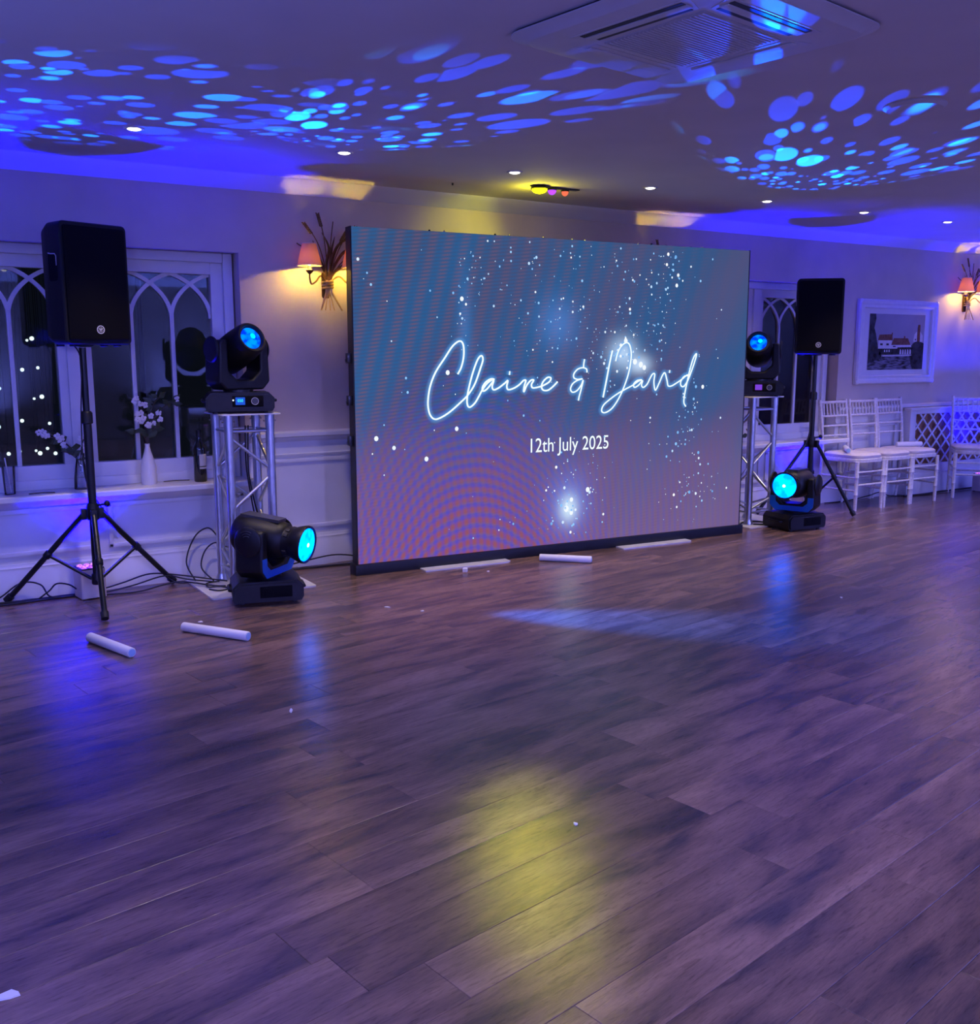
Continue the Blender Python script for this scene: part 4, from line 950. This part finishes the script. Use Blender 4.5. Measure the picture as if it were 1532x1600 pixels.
# ================================================================ RADIATOR COVER
rc = thing('radiator_cover', 'white radiator cover with diamond lattice front behind the chairs', 'radiator cover', (9.0, YW, 0))
RX0, RX1, RD = -0.72, 0.72, -0.115
for a, b in (((RX0, RD, 0.20), (RX0 + 0.085, RD + 0.02, 0.80)), ((RX1 - 0.085, RD, 0.20), (RX1, RD + 0.02, 0.80)), ((RX0 + 0.085, RD, 0.765), (RX1 - 0.085, RD + 0.02, 0.80)), ((RX0 + 0.085, RD, 0.20), (RX1 - 0.085, RD + 0.02, 0.285))):
    MB().box(a, b, 0.003).obj('front_rail', 'white_paint', rc)
MB().box((RX0 - 0.02, RD - 0.015, 0.80), (RX1 + 0.02, -0.053, 0.825), 0.006).obj('top_shelf', 'white_paint', rc)
for x in (RX0, RX1 - 0.02): MB().box((x, RD + 0.02, 0.0), (x + 0.02, -0.022, 0.80), 0.002).obj('side_panel', 'white_paint', rc)
MB().box((RX0 - 0.01, RD - 0.01, 0.0), (RX1 + 0.01, RD + 0.015, 0.20), 0.006).obj('plinth', 'white_paint', rc)
MB().box((RX0 + 0.08, RD + 0.045, 0.28), (RX1 - 0.08, RD + 0.05, 0.77)).obj('mesh_backing', 'lattice_back', rc, smooth=0)
lx0, lx1, lz0, lz1 = RX0 + 0.085, RX1 - 0.085, 0.285, 0.765
slope = 0.95
for s_ in (-1, 1):
    c_ = -3.0
    while c_ < 3.0:
        c_ += 0.155
        # line x = c + s*(z-lz0)/slope clipped to the opening
        pts = []
        za, zb = lz0, lz1
        xa, xb = c_, c_ + s_ * (lz1 - lz0) / slope
        def clip(x_, z_, x2, z2):
            for lim in (lx0, lx1):
                if (x_ < lim) != (x2 < lim):
                    f_ = (lim - x_) / (x2 - x_); zz_ = z_ + f_ * (z2 - z_)
                    if (lim == lx0 and x_ < lim) or (lim == lx1 and x_ > lim): x_, z_ = lim, zz_
                    else: x2, z2 = lim, zz_
            return x_, z_, x2, z2
        if max(xa, xb) <= lx0 or min(xa, xb) >= lx1: continue
        x_, z_, x2, z2 = clip(xa, za, xb, zb)
        L_ = math.hypot(x2 - x_, z2 - z_)
        if L_ < 0.04: continue
        y_ = RD + (0.006 if s_ > 0 else 0.012)
        ang = math.atan2(z2 - z_, x2 - x_)
        M = Matrix.Translation(((x_ + x2) / 2, y_, (z_ + z2) / 2)) @ Matrix.Rotation(-ang, 4, 'Y')
        MB().box((-L_ / 2, -0.003, -0.009), (L_ / 2, 0.003, 0.009), 0, M).obj('lattice_slat', 'white_paint', rc, smooth=0)

# ================================================================ FRAMED PICTURE
pf = thing('framed_picture', 'white framed photograph of houses beside water', 'picture', (8.13, YW, 1.435))
HW, HH = 0.575, 0.380
def fr_ring(h, v, y): return [Vector((-h, y, -v)), Vector((h, y, -v)), Vector((h, y, v)), Vector((-h, y, v))]
MB().loft([fr_ring(HW, HH, -0.004), fr_ring(HW, HH, -0.03), fr_ring(HW - 0.012, HH - 0.012, -0.045), fr_ring(HW - 0.035, HH - 0.035, -0.040), fr_ring(HW - 0.05, HH - 0.05, -0.030), fr_ring(HW - 0.075, HH - 0.072, -0.034), fr_ring(HW - 0.085, HH - 0.08, -0.018)], caps=False).obj('frame', 'frame_white', pf, smooth=25)
for sx in (-1, 1):
    for sz in (-1, 1): MB().ball((sx * (HW - 0.022), -0.034, sz * (HH - 0.022)), 0.026, 2, (1, 0.5, 1)).obj('corner_ornament', 'frame_white', pf)
MB().box((-HW + 0.02, -0.016, -HH + 0.02), (HW - 0.02, -0.004, HH - 0.02)).obj('mount_board', 'mount_board', pf, smooth=0)
def flat(polys, y): 
    m = MB()
    for p in polys:
        m.loft([[Vector((a, y, b)) for a, b in p], [Vector((a, y + 0.0006, b)) for a, b in p]])
    return m
def pic_mat(name, c1, c2, scale, sy=1.0):
    m, t, out = new_mat(name); b = t.n('ShaderNodeBsdfPrincipled'); b.inputs['Roughness'].default_value = 0.25
    tc = t.n('ShaderNodeTexCoord'); mp = t.n('ShaderNodeMapping'); mp.inputs['Scale'].default_value = (1, 1, sy)
    nz = t.n('ShaderNodeTexNoise'); nz.inputs['Scale'].default_value = scale; nz.inputs['Detail'].default_value = 6
    t.l(tc.outputs['Object'], mp.inputs[0]); t.l(mp.outputs[0], nz.inputs['Vector'])
    t.l(t.ramp(nz.outputs[0], [(0.35, c1), (0.65, c2)]), b.inputs['Base Color']); t.l(b.outputs[0], out.inputs[0])
pic_mat('print_sky', (0.30, 0.28, 0.34), (0.36, 0.34, 0.40), 3)
pic_mat('print_water', (0.02, 0.02, 0.03), (0.22, 0.21, 0.27), 14, 5.0)
pic_mat('print_dark', (0.015, 0.015, 0.02), (0.05, 0.05, 0.06), 20)
pic_mat('print_white', (0.62, 0.60, 0.64), (0.74, 0.72, 0.76), 20)
pic_mat('print_roof', (0.13, 0.045, 0.03), (0.22, 0.10, 0.07), 40)
pw2, ph2 = 0.405, 0.252
PR = MB().box((-pw2, -0.019, -ph2), (pw2, -0.016, ph2)).obj('print', 'print_sky', pf, smooth=0)
def pp(u_, v_): return (-pw2 + 2 * pw2 * u_, ph2 - 2 * ph2 * v_)
def pprint(name, mat, polys, y): flat([[pp(*q) for q in p] for p in polys], y).obj(name, mat, PR, smooth=0)
pprint('water', 'print_water', [[(0, 1), (1, 1), (1, 0.76), (0, 0.76)]], -0.0200)
pprint('bank_trees', 'print_dark', [[(0, 0.88), (0, 0), (0.10, 0), (0.11, 0.08), (0.085, 0.25), (0.12, 0.36), (0.17, 0.62), (0.24, 0.74), (0.22, 0.80)], [(0.78, 0.92), (0.74, 0.70), (0.79, 0.53), (0.86, 0.48), (0.95, 0.50), (1, 0.52), (1, 1), (0.82, 1)], [(0.17, 0.62), (0.78, 0.56), (0.78, 0.72), (0.2, 0.73)]], -0.0206)
pprint('house_roof', 'print_roof', [[(0.16, 0.47), (0.18, 0.37), (0.41, 0.36), (0.42, 0.47)], [(0.40, 0.55), (0.44, 0.43), (0.70, 0.43), (0.75, 0.55)], [(0.865, 0.49), (0.875, 0.18), (0.915, 0.18), (0.92, 0.49)], [(0.395, 0.36), (0.40, 0.33), (0.415, 0.33), (0.415, 0.37)], [(0.62, 0.43), (0.625, 0.39), (0.645, 0.39), (0.65, 0.43)]], -0.0216)
pprint('house_wall', 'print_white', [[(0.17, 0.62), (0.17, 0.47), (0.41, 0.47), (0.41, 0.56), (0.76, 0.55), (0.77, 0.59), (0.52, 0.595), (0.51, 0.62)], [(0.80, 0.49), (0.815, 0.36), (0.86, 0.30), (0.865, 0.49)], [(0.925, 0.49), (0.92, 0.30), (0.97, 0.38), (0.975, 0.49)], [(0.26, 0.745), (0.78, 0.73), (0.78, 0.745), (0.26, 0.76)]] + [[(0.56 + 0.045 * i, 0.72), (0.565 + 0.045 * i, 0.63), (0.585 + 0.045 * i, 0.64), (0.59 + 0.045 * i, 0.72)] for i in range(5)] + [[(0.28 + 0.04 * i, 0.68), (0.28 + 0.04 * i, 0.64), (0.295 + 0.04 * i, 0.64), (0.30 + 0.04 * i, 0.68)] for i in range(3)], -0.0211)
pprint('house_window', 'print_dark', [[(0.20, 0.56), (0.20, 0.525), (0.245, 0.525), (0.245, 0.56)], [(0.31, 0.56), (0.31, 0.525), (0.355, 0.525), (0.355, 0.56)], [(0.43, 0.59), (0.43, 0.57), (0.48, 0.57), (0.48, 0.59)], [(0.83, 0.47), (0.83, 0.44), (0.845, 0.44), (0.845, 0.47)]], -0.0222)

# ================================================================ ON THE WINDOW SILLS
vz = thing('bottle_vase', 'white ceramic bottle vase on left sill beside wine bottle', 'vase', (1.355, 5.885, ZS))
MB().lathe([(0.040, 0.0), (0.044, 0.01), (0.045, 0.06), (0.043, 0.10), (0.034, 0.145), (0.020, 0.19), (0.013, 0.22), (0.014, 0.237), (0.010, 0.236)], 24).obj('body', 'ceramic_white', vz)
def spray(parent_label, name, base, stems, seed):
    t = thing(name, parent_label, 'flowers', base)
    rg = random.Random(seed)
    for tip, flowers, leaves in stems:
        pts = smooth_path([(0, 0, -0.02), (tip[0] * 0.15, tip[1] * 0.2, tip[2] * 0.45), (tip[0] * 0.55, tip[1] * 0.6, tip[2] * 0.85), tip], 5)
        st_ = MB().tube(pts, 0.0032, 6).obj('stem', 'twig', t)
        for k_ in range(leaves):
            p = pts[int((0.3 + 0.65 * rg.random()) * (len(pts) - 1))]
            a = rg.random() * 2 * pi; e_ = rg.uniform(-0.5, 0.7); d = Vector((cos(a) * cos(e_), sin(a) * cos(e_) * 0.5, sin(e_)))
            L_ = rg.uniform(0.05, 0.085); q = d.cross(Vector((0, 1, 0.2))).normalized() * L_ * 0.24
            MB().loft([[p, p + Vector((0, 0.0008, 0)), p + Vector((0, 0.0012, 0))], [p + d * L_ * 0.5 + q, p + d * L_ * 0.5 + Vector((0, -0.004, 0)), p + d * L_ * 0.5 - q], [p + d * L_, p + d * L_ * 1.001, p + d * L_ * 1.002]]).obj('leaf', 'leaf_green', t)
        for k_ in range(flowers):
            c = pts[-1 - min(k_ * 2, len(pts) - 2)] + Vector((rg.uniform(-0.025, 0.025), rg.uniform(-0.02, 0.01), rg.uniform(-0.02, 0.025)))
            fl = MB()
            for m_ in range(5):
                a = m_ * 2 * pi / 5 + rg.random(); fl.ball(c + Vector((0.010 * cos(a), -0.003, 0.010 * sin(a))), 0.0095, 1, (1, 0.45, 1))
            fl.obj('blossom', 'petal_white', t)
    return t
spray('white blossom and dark leaves in the white bottle vase', 'flower_spray', (1.355, 5.885, ZS + 0.236), [((-0.05, -0.02, 0.26), 5, 3), ((-0.045, -0.03, 0.17), 4, 3), ((0.06, -0.03, 0.16), 5, 3), ((0.17, -0.02, 0.24), 1, 6), ((0.09, 0.0, 0.27), 0, 9), ((0.0, -0.02, 0.12), 3, 7), ((0.07, -0.02, 0.10), 0, 6), ((-0.07, 0.0, 0.08), 0, 5)], 4)
gv = thing('glass_vase', 'clear glass vase on left sill behind the stand pole', 'vase', (0.985, 5.885, ZS))
MB().lathe([(0.036, 0.0), (0.040, 0.004), (0.038, 0.06), (0.030, 0.12), (0.022, 0.16), (0.026, 0.20), (0.0245, 0.20), (0.020, 0.16), (0.028, 0.12), (0.035, 0.06), (0.034, 0.008)], 20).obj('body', 'clear_glass', gv)
spray('arching blossom twig in the clear glass vase', 'flower_spray', (0.985, 5.885, ZS + 0.12), [((-0.21, -0.02, 0.21), 5, 5), ((-0.17, -0.02, 0.185), 3, 2), ((0.06, -0.02, 0.22), 5, 2), ((-0.10, -0.02, 0.10), 0, 4), ((0.04, -0.02, 0.14), 2, 1)], 9)
wbt = thing('wine_bottle', 'dark wine bottle with pale label on left sill', 'bottle', (1.645, 5.85, ZS))
MB().lathe([(0.034, 0.0), (0.0375, 0.006), (0.0375, 0.19), (0.034, 0.21), (0.016, 0.245), (0.0135, 0.26), (0.0135, 0.295), (0.0155, 0.296), (0.0155, 0.305), (0.010, 0.305)], 24).obj('glass', 'bottle_glass', wbt)
def arc_label(z0, z1, a0, a1, r):
    m = MB(); n_ = 10
    m.loft([[Vector((r * cos(a0 + (a1 - a0) * i / n_), r * sin(a0 + (a1 - a0) * i / n_), z)) for z in (z0, z1)] for i in range(n_ + 1)], caps=False, closed=False)
    return m
arc_label(0.095, 0.165, R(-110), R(-20), 0.0380).obj('label', 'paper_label', wbt)
arc_label(0.078, 0.090, R(-110), R(-20), 0.0380).obj('label', 'paper_label', wbt)
MB().lathe([(0.0142, 0.262), (0.0142, 0.2955), (0.0160, 0.2965), (0.0160, 0.3055), (0.002, 0.3065)], 20).obj('capsule', 'black_rubber', wbt)
tb = thing('tumbler', 'tall clear glass with striped straw at left end of sill', 'glass', (0.615, 5.86, ZS))
MB().lathe([(0.026, 0.0), (0.028, 0.004), (0.034, 0.15), (0.0325, 0.15), (0.0265, 0.010)], 22).obj('glass', 'clear_glass', tb)
MB().cyl((0.005, 0, 0.012), (-0.015, -0.012, 0.20), 0.0032, seg=8).obj('straw', 'straw_white', tb)
for i, (a, b) in enumerate(((( 0.70, 5.80), (0.83, 5.79)), ((1.45, 5.94), (1.60, 5.93)))):
    tw = MB().tube(smooth_path([(a[0], a[1], ZS + 0.003), ((a[0] + b[0]) / 2, a[1] + 0.006, ZS + 0.004), (b[0], b[1], ZS + 0.003)], 4), 0.0028, 6).obj('fallen_twig', 'twig')
    tag(tw, ['thin dark twig lying near the tall glass on left sill', 'thin dark twig lying between vase and wine bottle'][i], 'twig')
spray('small sprig of red berries on right sill behind the truss', 'flower_spray', (6.28, 5.88, ZS + 0.02), [((0.0, -0.02, 0.16), 0, 3), ((0.03, -0.02, 0.12), 0, 3)], 12)
for o in [o for o in bpy.data.objects if o.get('label', '').startswith('small sprig')]:
    m = MB(); rg = random.Random(2)
    for _ in range(14): m.ball((rg.uniform(-0.02, 0.04), rg.uniform(-0.03, 0.0), rg.uniform(0.0, 0.12)), 0.009, 1)
    m.obj('berries', 'petal_red', o)

# ================================================================ ON THE FLOOR
def make_stick(label, a, b, z=0.0225, loc=None):
    a, b = Vector((*a, z)), Vector((*b, z)); c = (a + b) / 2; d = (b - a)
    t = thing('foam_stick', label, 'foam stick', (c.x, c.y, z - 0.0225), math.atan2(d.y, d.x), 'white foam light sticks')
    L_ = d.length / 2
    M = Matrix.Translation((0, 0, 0.0225)) @ Matrix.Rotation(pi / 2, 4, 'Y')
    MB().lathe([(0.020, -L_), (0.0225, -L_ + 0.003), (0.0225, L_ - 0.003), (0.020, L_)], 20, M).obj('foam_tube', 'white_foam', t)
    MB().lathe([(0.0165, L_ + 0.0002), (0.0165, L_ + 0.002), (0.010, L_ + 0.003)], 16, M).obj('end_cap', 'foam_end', t)
make_stick('white foam stick on the floor in front of left tripod', (0.795, 4.80), (0.905, 4.44))
make_stick('white foam stick on the floor before left floor light', (1.215, 4.745), (1.43, 4.415))
make_stick('pinkish white foam stick at the foot of LED screen', (3.635, 5.165), (3.875, 4.925))
make_stick('short foam stick on the chair nearest the tripod', (7.31, 5.70), (7.10, 5.50), 0.5095)
make_stick('foam stick lying across last chair of the three', (7.95, 5.64), (8.19, 5.55), 0.5095)
rs2 = random.Random(21)
for i, (x, y, s_, lb) in enumerate([(1.331, 4.864, 0.016, 'tiny scrap of paper behind the left foam sticks'), (2.381, 4.453, 0.012, 'tiny white scrap on the floor right of the cyan reflection'), (2.259, 4.623, 0.02, 'thin white shred on the floor before the LED screen'),
                                    (1.265, 3.431, 0.024, 'thin white shred below the blue floor reflection'), (1.631, 2.126, 0.010, 'tiny pale scrap right of the yellow floor reflection'), (0.146, 2.15, 0.026, 'white petal on the floor at lower left corner'),
                                    (4.486, 3.466, 0.012, 'tiny white scrap on the floor at right'), (3.05, 5.135, 0.022, 'small white cube by the left screen foot'), (3.178, 5.071, 0.010, 'tiny white speck by the screen foot')]):
    m = MB()
    if 'cube' in lb: m.box((-0.014, -0.014, 0.0), (0.014, 0.014, 0.026), 0.004)
    else:
        n_ = 7; thin = 0.25 if 'shred' in lb else 0.65
        pts = [(s_ * cos(2 * pi * k_ / n_) * rs2.uniform(0.7, 1.1), s_ * thin * sin(2 * pi * k_ / n_) * rs2.uniform(0.7, 1.1)) for k_ in range(n_)]
        m.loft([[Vector((p[0], p[1], 0.0005)) for p in pts], [Vector((p[0] * 0.95, p[1] * 0.95, 0.003 + 0.002 * (k_ % 2))) for k_, p in enumerate(pts)]])
    o = m.obj('paper_scrap' if 'petal' not in lb else 'petal', 'confetti_white', None, (x, y, 0.0), (0, 0, rs2.random() * 3))
    tag(o, lb, 'litter')
# cables
def cable(label, pts, r=0.0045, group='black cables along the wall'):
    o = MB().tube(smooth_path(pts, 7), r, 7).obj('cable', 'black_rubber'); tag(o, label, 'cable', group); return o
z_ = 0.006
cable('black cable looping up beside left tripod foot', [(0.10, 5.80, z_), (0.45, 5.79, 0.012), (0.62, 5.80, 0.10), (0.72, 5.79, 0.085), (0.76, 5.76, 0.02), (0.84, 5.75, z_)])
cable('black cable curling into the pale uplighter', [(0.70, 5.77, z_), (0.76, 5.76, 0.05), (0.80, 5.76, 0.085), (0.86, 5.75, 0.075), (0.895, 5.725, 0.05)])
cable('black cable run along skirting left of uplighter', [(0.0, 5.79, 0.008), (0.4, 5.775, 0.010), (0.7, 5.785, z_), (0.88, 5.79, z_), (1.05, 5.79, z_)], 0.006)
cable('black cable lying on the floor left of uplighter', [(0.2, 5.75, z_), (0.5, 5.74, z_), (0.75, 5.755, z_), (0.885, 5.76, z_)], 0.006)
cable('black cable from uplighter to the left truss, topmost', [(1.04, 5.74, 0.03), (1.15, 5.75, 0.05), (1.30, 5.76, 0.08), (1.45, 5.74, 0.06), (1.62, 5.66, 0.03), (1.70, 5.60, 0.02)])
cable('black cable from uplighter to the left truss, middle one', [(1.04, 5.72, 0.012), (1.2, 5.735, 0.03), (1.38, 5.75, 0.06), (1.50, 5.70, 0.035), (1.64, 5.62, 0.018)])
cable('black cable from uplighter to the left truss, lowest', [(1.04, 5.69, z_), (1.22, 5.67, z_), (1.36, 5.70, 0.02), (1.46, 5.68, 0.03), (1.60, 5.55, 0.016), (1.66, 5.50, 0.016)])
cable('black cable hanging in a tall loop behind the truss', [(1.55, 5.72, 0.016), (1.52, 5.79, 0.12), (1.58, 5.81, 0.26), (1.66, 5.80, 0.31), (1.70, 5.74, 0.26)])
cable('black cable in a small loop behind the truss', [(1.64, 5.66, 0.018), (1.60, 5.76, 0.08), (1.63, 5.79, 0.17), (1.69, 5.78, 0.22), (1.74, 5.72, 0.20)])
cable('black cable in the coil on the left base plate', [(1.56, 5.48, 0.013), (1.60, 5.42, 0.013), (1.66, 5.44, 0.013), (1.63, 5.50, 0.018), (1.57, 5.52, 0.016), (1.58, 5.60, 0.02), (1.66, 5.62, 0.02)])
cable('black cable hanging inside the left truss', [(1.83, 5.55, 0.93), (1.83, 5.56, 0.70), (1.86, 5.58, 0.50), (1.89, 5.60, 0.30), (1.86, 5.60, 0.10), (1.78, 5.58, 0.016)])
cable('second black cable hanging inside the left truss', [(1.85, 5.56, 0.93), (1.845, 5.57, 0.68), (1.88, 5.59, 0.48), (1.93, 5.62, 0.28), (1.90, 5.62, 0.09), (1.80, 5.60, 0.018)])
cable('black cable along the wall behind left floor light', [(1.85, 5.79, 0.02), (2.05, 5.80, 0.012), (2.25, 5.79, 0.04), (2.45, 5.74, 0.07), (2.60, 5.60, 0.06), (2.66, 5.50, 0.05)])
cable('black cable lying flat behind left floor light', [(1.9, 5.76, 0.014), (2.2, 5.745, z_), (2.5, 5.72, z_), (2.7, 5.62, z_), (2.9, 5.58, z_)], 0.006)
cable('black cable hanging from the left edge of LED screen', [(2.56, 5.47, 0.30), (2.53, 5.50, 0.22), (2.54, 5.54, 0.12), (2.62, 5.58, 0.05), (2.75, 5.60, 0.012)])
cable('black cable clipped along the pole of the left stand', [(0.93, 5.56, 1.39), (0.965, 5.545, 1.30), (0.952, 5.572, 1.0), (0.952, 5.575, 0.7), (1.01, 5.60, 0.55), (1.10, 5.64, 0.42), (1.22, 5.70, 0.27), (1.36, 5.755, 0.09), (1.44, 5.72, 0.02), (1.50, 5.68, 0.02)], 0.0035)
cable('black cable hanging along the pole of the right stand', [(6.60, 5.53, 1.33), (6.645, 5.53, 1.15), (6.64, 5.54, 0.9), (6.62, 5.53, 0.66), (6.52, 5.56, 0.48), (6.40, 5.62, 0.30), (6.30, 5.66, 0.05), (6.24, 5.62, 0.016)], 0.0045)
cable('black cable coiled on the right base plate', [(5.80, 5.34, 0.013), (5.86, 5.30, 0.013), (5.94, 5.34, 0.013), (5.90, 5.42, 0.016), (5.80, 5.44, 0.016), (5.72, 5.40, 0.013)], 0.006)
cable('black cable under the first two chairs', [(7.2, 5.80, z_), (7.5, 5.79, z_), (7.75, 5.77, 0.03), (7.95, 5.78, 0.05), (8.1, 5.78, z_), (8.3, 5.66, z_)])
cable('black cable bundle under the radiator cover', [(8.2, 5.70, z_), (8.45, 5.66, 0.008), (8.7, 5.67, 0.012), (9.0, 5.66, 0.014), (9.4, 5.68, 0.010)], 0.009)
# curtain of small lights glowing in the dark beyond the left window
fc = thing('light_curtain', 'curtain of small white lights glowing in the dark beyond left window', 'fairy lights', (0.95, 7.4, 0))
for x in (-0.75, 0.75): MB().cyl((x, 0, -0.05), (x, 0, 2.3), 0.02, seg=10).obj('post', 'black_metal', fc)
MB().cyl((-0.75, 0, 2.25), (0.75, 0, 2.25), 0.006, seg=6).obj('top_wire', 'black_rubber', fc)
drops = {}
for i, (x, z) in enumerate([(0.80, 1.42), (0.775, 1.41), (0.82, 1.26), (0.74, 1.25), (0.83, 1.10), (0.79, 1.09), (0.86, 0.95), (0.72, 0.97), (0.60, 0.94), (0.78, 0.80), (0.84, 0.81), (0.88, 0.78), (0.80, 0.785), (0.70, 0.80), (0.62, 1.15), (0.64, 0.79), (0.56, 1.0), (0.55, 1.2)]):
    y_ = 7.4; lx = x * y_ / 6.02 - 0.95; zz_ = CAMZ + (z - CAMZ) * y_ / 6.02
    b_ = MB().ball((lx, 0, zz_), (0.015, 0.009, 0.011, 0.013)[i % 4], 2).obj('bulb', 'festoon_glow', fc)
    MB().cyl((lx, 0.004, zz_ + 0.008), (lx, 0.004, 2.25), 0.0016, seg=5).obj('drop_wire', 'black_rubber', b_)

# ================================================================ BEAMS OF THE MOVING HEADS
def gobo(parent, M, zl, energy, scale, seed, aim_world, cone, name='gobo_beam', dense=0.16, bright=1.0, offset=None):
    """spot light in the lens throwing a pattern of soft round dots"""
    d = bpy.data.lights.new(name, 'SPOT'); d.energy = energy; d.color = (1, 1, 1); d.spot_size = cone; d.spot_blend = 0.55; d.shadow_soft_size = 0.004
    d.use_nodes = True; t = NT(d.node_tree)
    em = [n for n in t.t.nodes if n.type == 'EMISSION'][0]
    tc = t.n('ShaderNodeTexCoord'); sp = t.n('ShaderNodeSeparateXYZ'); t.l(tc.outputs['Normal'], sp.inputs[0])
    az = t.m('ABSOLUTE', sp.outputs[2]); cb = t.n('ShaderNodeCombineXYZ')
    t.l(t.m('DIVIDE', sp.outputs[0], az), cb.inputs[0]); t.l(t.m('DIVIDE', sp.outputs[1], az), cb.inputs[1]); cb.inputs[2].default_value = seed
    tot = None
    for k_, (s_, off) in enumerate(((scale, 0.0), (scale * 1.7, 5.3))):
        mp = t.n('ShaderNodeMapping'); mp.inputs['Location'].default_value = (off, off * 0.7, 0); t.l(cb.outputs[0], mp.inputs[0])
        vo = t.n('ShaderNodeTexVoronoi', voronoi_dimensions='3D', feature='F1'); vo.inputs['Scale'].default_value = s_; vo.inputs['Randomness'].default_value = 0.85
        mp.inputs['Scale'].default_value = (1, 1, 0.0001)
        t.l(mp.outputs[0], vo.inputs['Vector'])
        sc2 = t.n('ShaderNodeSeparateColor'); t.l(vo.outputs['Color'], sc2.inputs[0])
        rad = t.m('MULTIPLY_ADD', sc2.outputs[0], 0.26, 0.24)
        on = t.m('SMOOTH_MAX', t.m('MULTIPLY', t.m('SUBTRACT', rad, vo.outputs['Distance']), 26.0), 0.0, 0.05)
        on = t.m('MINIMUM', on, 1.0)
        on = t.m('MULTIPLY', on, t.m('GREATER_THAN', sc2.outputs[1], dense))
        on = t.m('MULTIPLY', on, t.m('MULTIPLY_ADD', sc2.outputs[2], 0.9, 0.5))
        tot = on if tot is None else t.m('ADD', tot, on)
    c = t.mixc(t.m('SUBTRACT', tot, 0.9, clamp=True), (0.0, 0.045, 1.0), (0.0, 0.26, 1.0))
    t.l(c, em.inputs['Color']); t.l(t.m('MULTIPLY_ADD', tot, bright, 0.015), em.inputs['Strength'])
    o = bpy.data.objects.new(name, d); C.objects.link(o); o.parent = parent
    bpy.context.view_layer.update()
    o.location = offset if offset is not None else M @ Vector((0, 0, zl + 0.05))
    W3 = parent.matrix_world.to_3x3().inverted()
    o.rotation_euler = (W3 @ Vector(aim_world)).to_track_quat('-Z', 'Y').to_euler()
    return o
def aim_of(parent, M, zl, target):
    bpy.context.view_layer.update()
    return Vector(target) - parent.matrix_world @ (M @ Vector((0, 0, zl + 0.05)))
gobo(hL, MhL, zlL, E_GOBO * 1.6, 10.0, 3.1, aim_of(hL, MhL, zlL, (2.1, 4.2, ZC)), R(45), dense=0.05)
gobo(hR, MhR, zlR, E_GOBO * 4.2, 15.0, 8.4, aim_of(hR, MhR, zlR, (4.35, 3.2, ZC)), R(41), dense=0.05)
xl, Mx, zx = moving_head('black floor moving head just left of the scene', (-0.55, 5.25, 0), 0, R(-38), R(58), 'floor', 'lens_cyan')
gobo(xl, Mx, zx, E_GOBO * 2.2, 12.0, 1.7, aim_of(xl, Mx, zx, (0.75, 4.62, ZC)), R(46), dense=0.05)
bpy.context.view_layer.update()
b_ = light('floor_beam', 'SPOT', MfL @ Vector((0, 0, zfL + 0.05)), E_BEAM, (0.0, 0.11, 1.0), fL, radius=0.02, aim=(0, 0, -1), size=R(20), blend=0.9)
b_.rotation_euler = (fL.matrix_world.to_3x3().inverted() @ Vector((3.45 - 1.98, 3.50 - 4.93, -0.32))).to_track_quat('-Z', 'Y').to_euler()
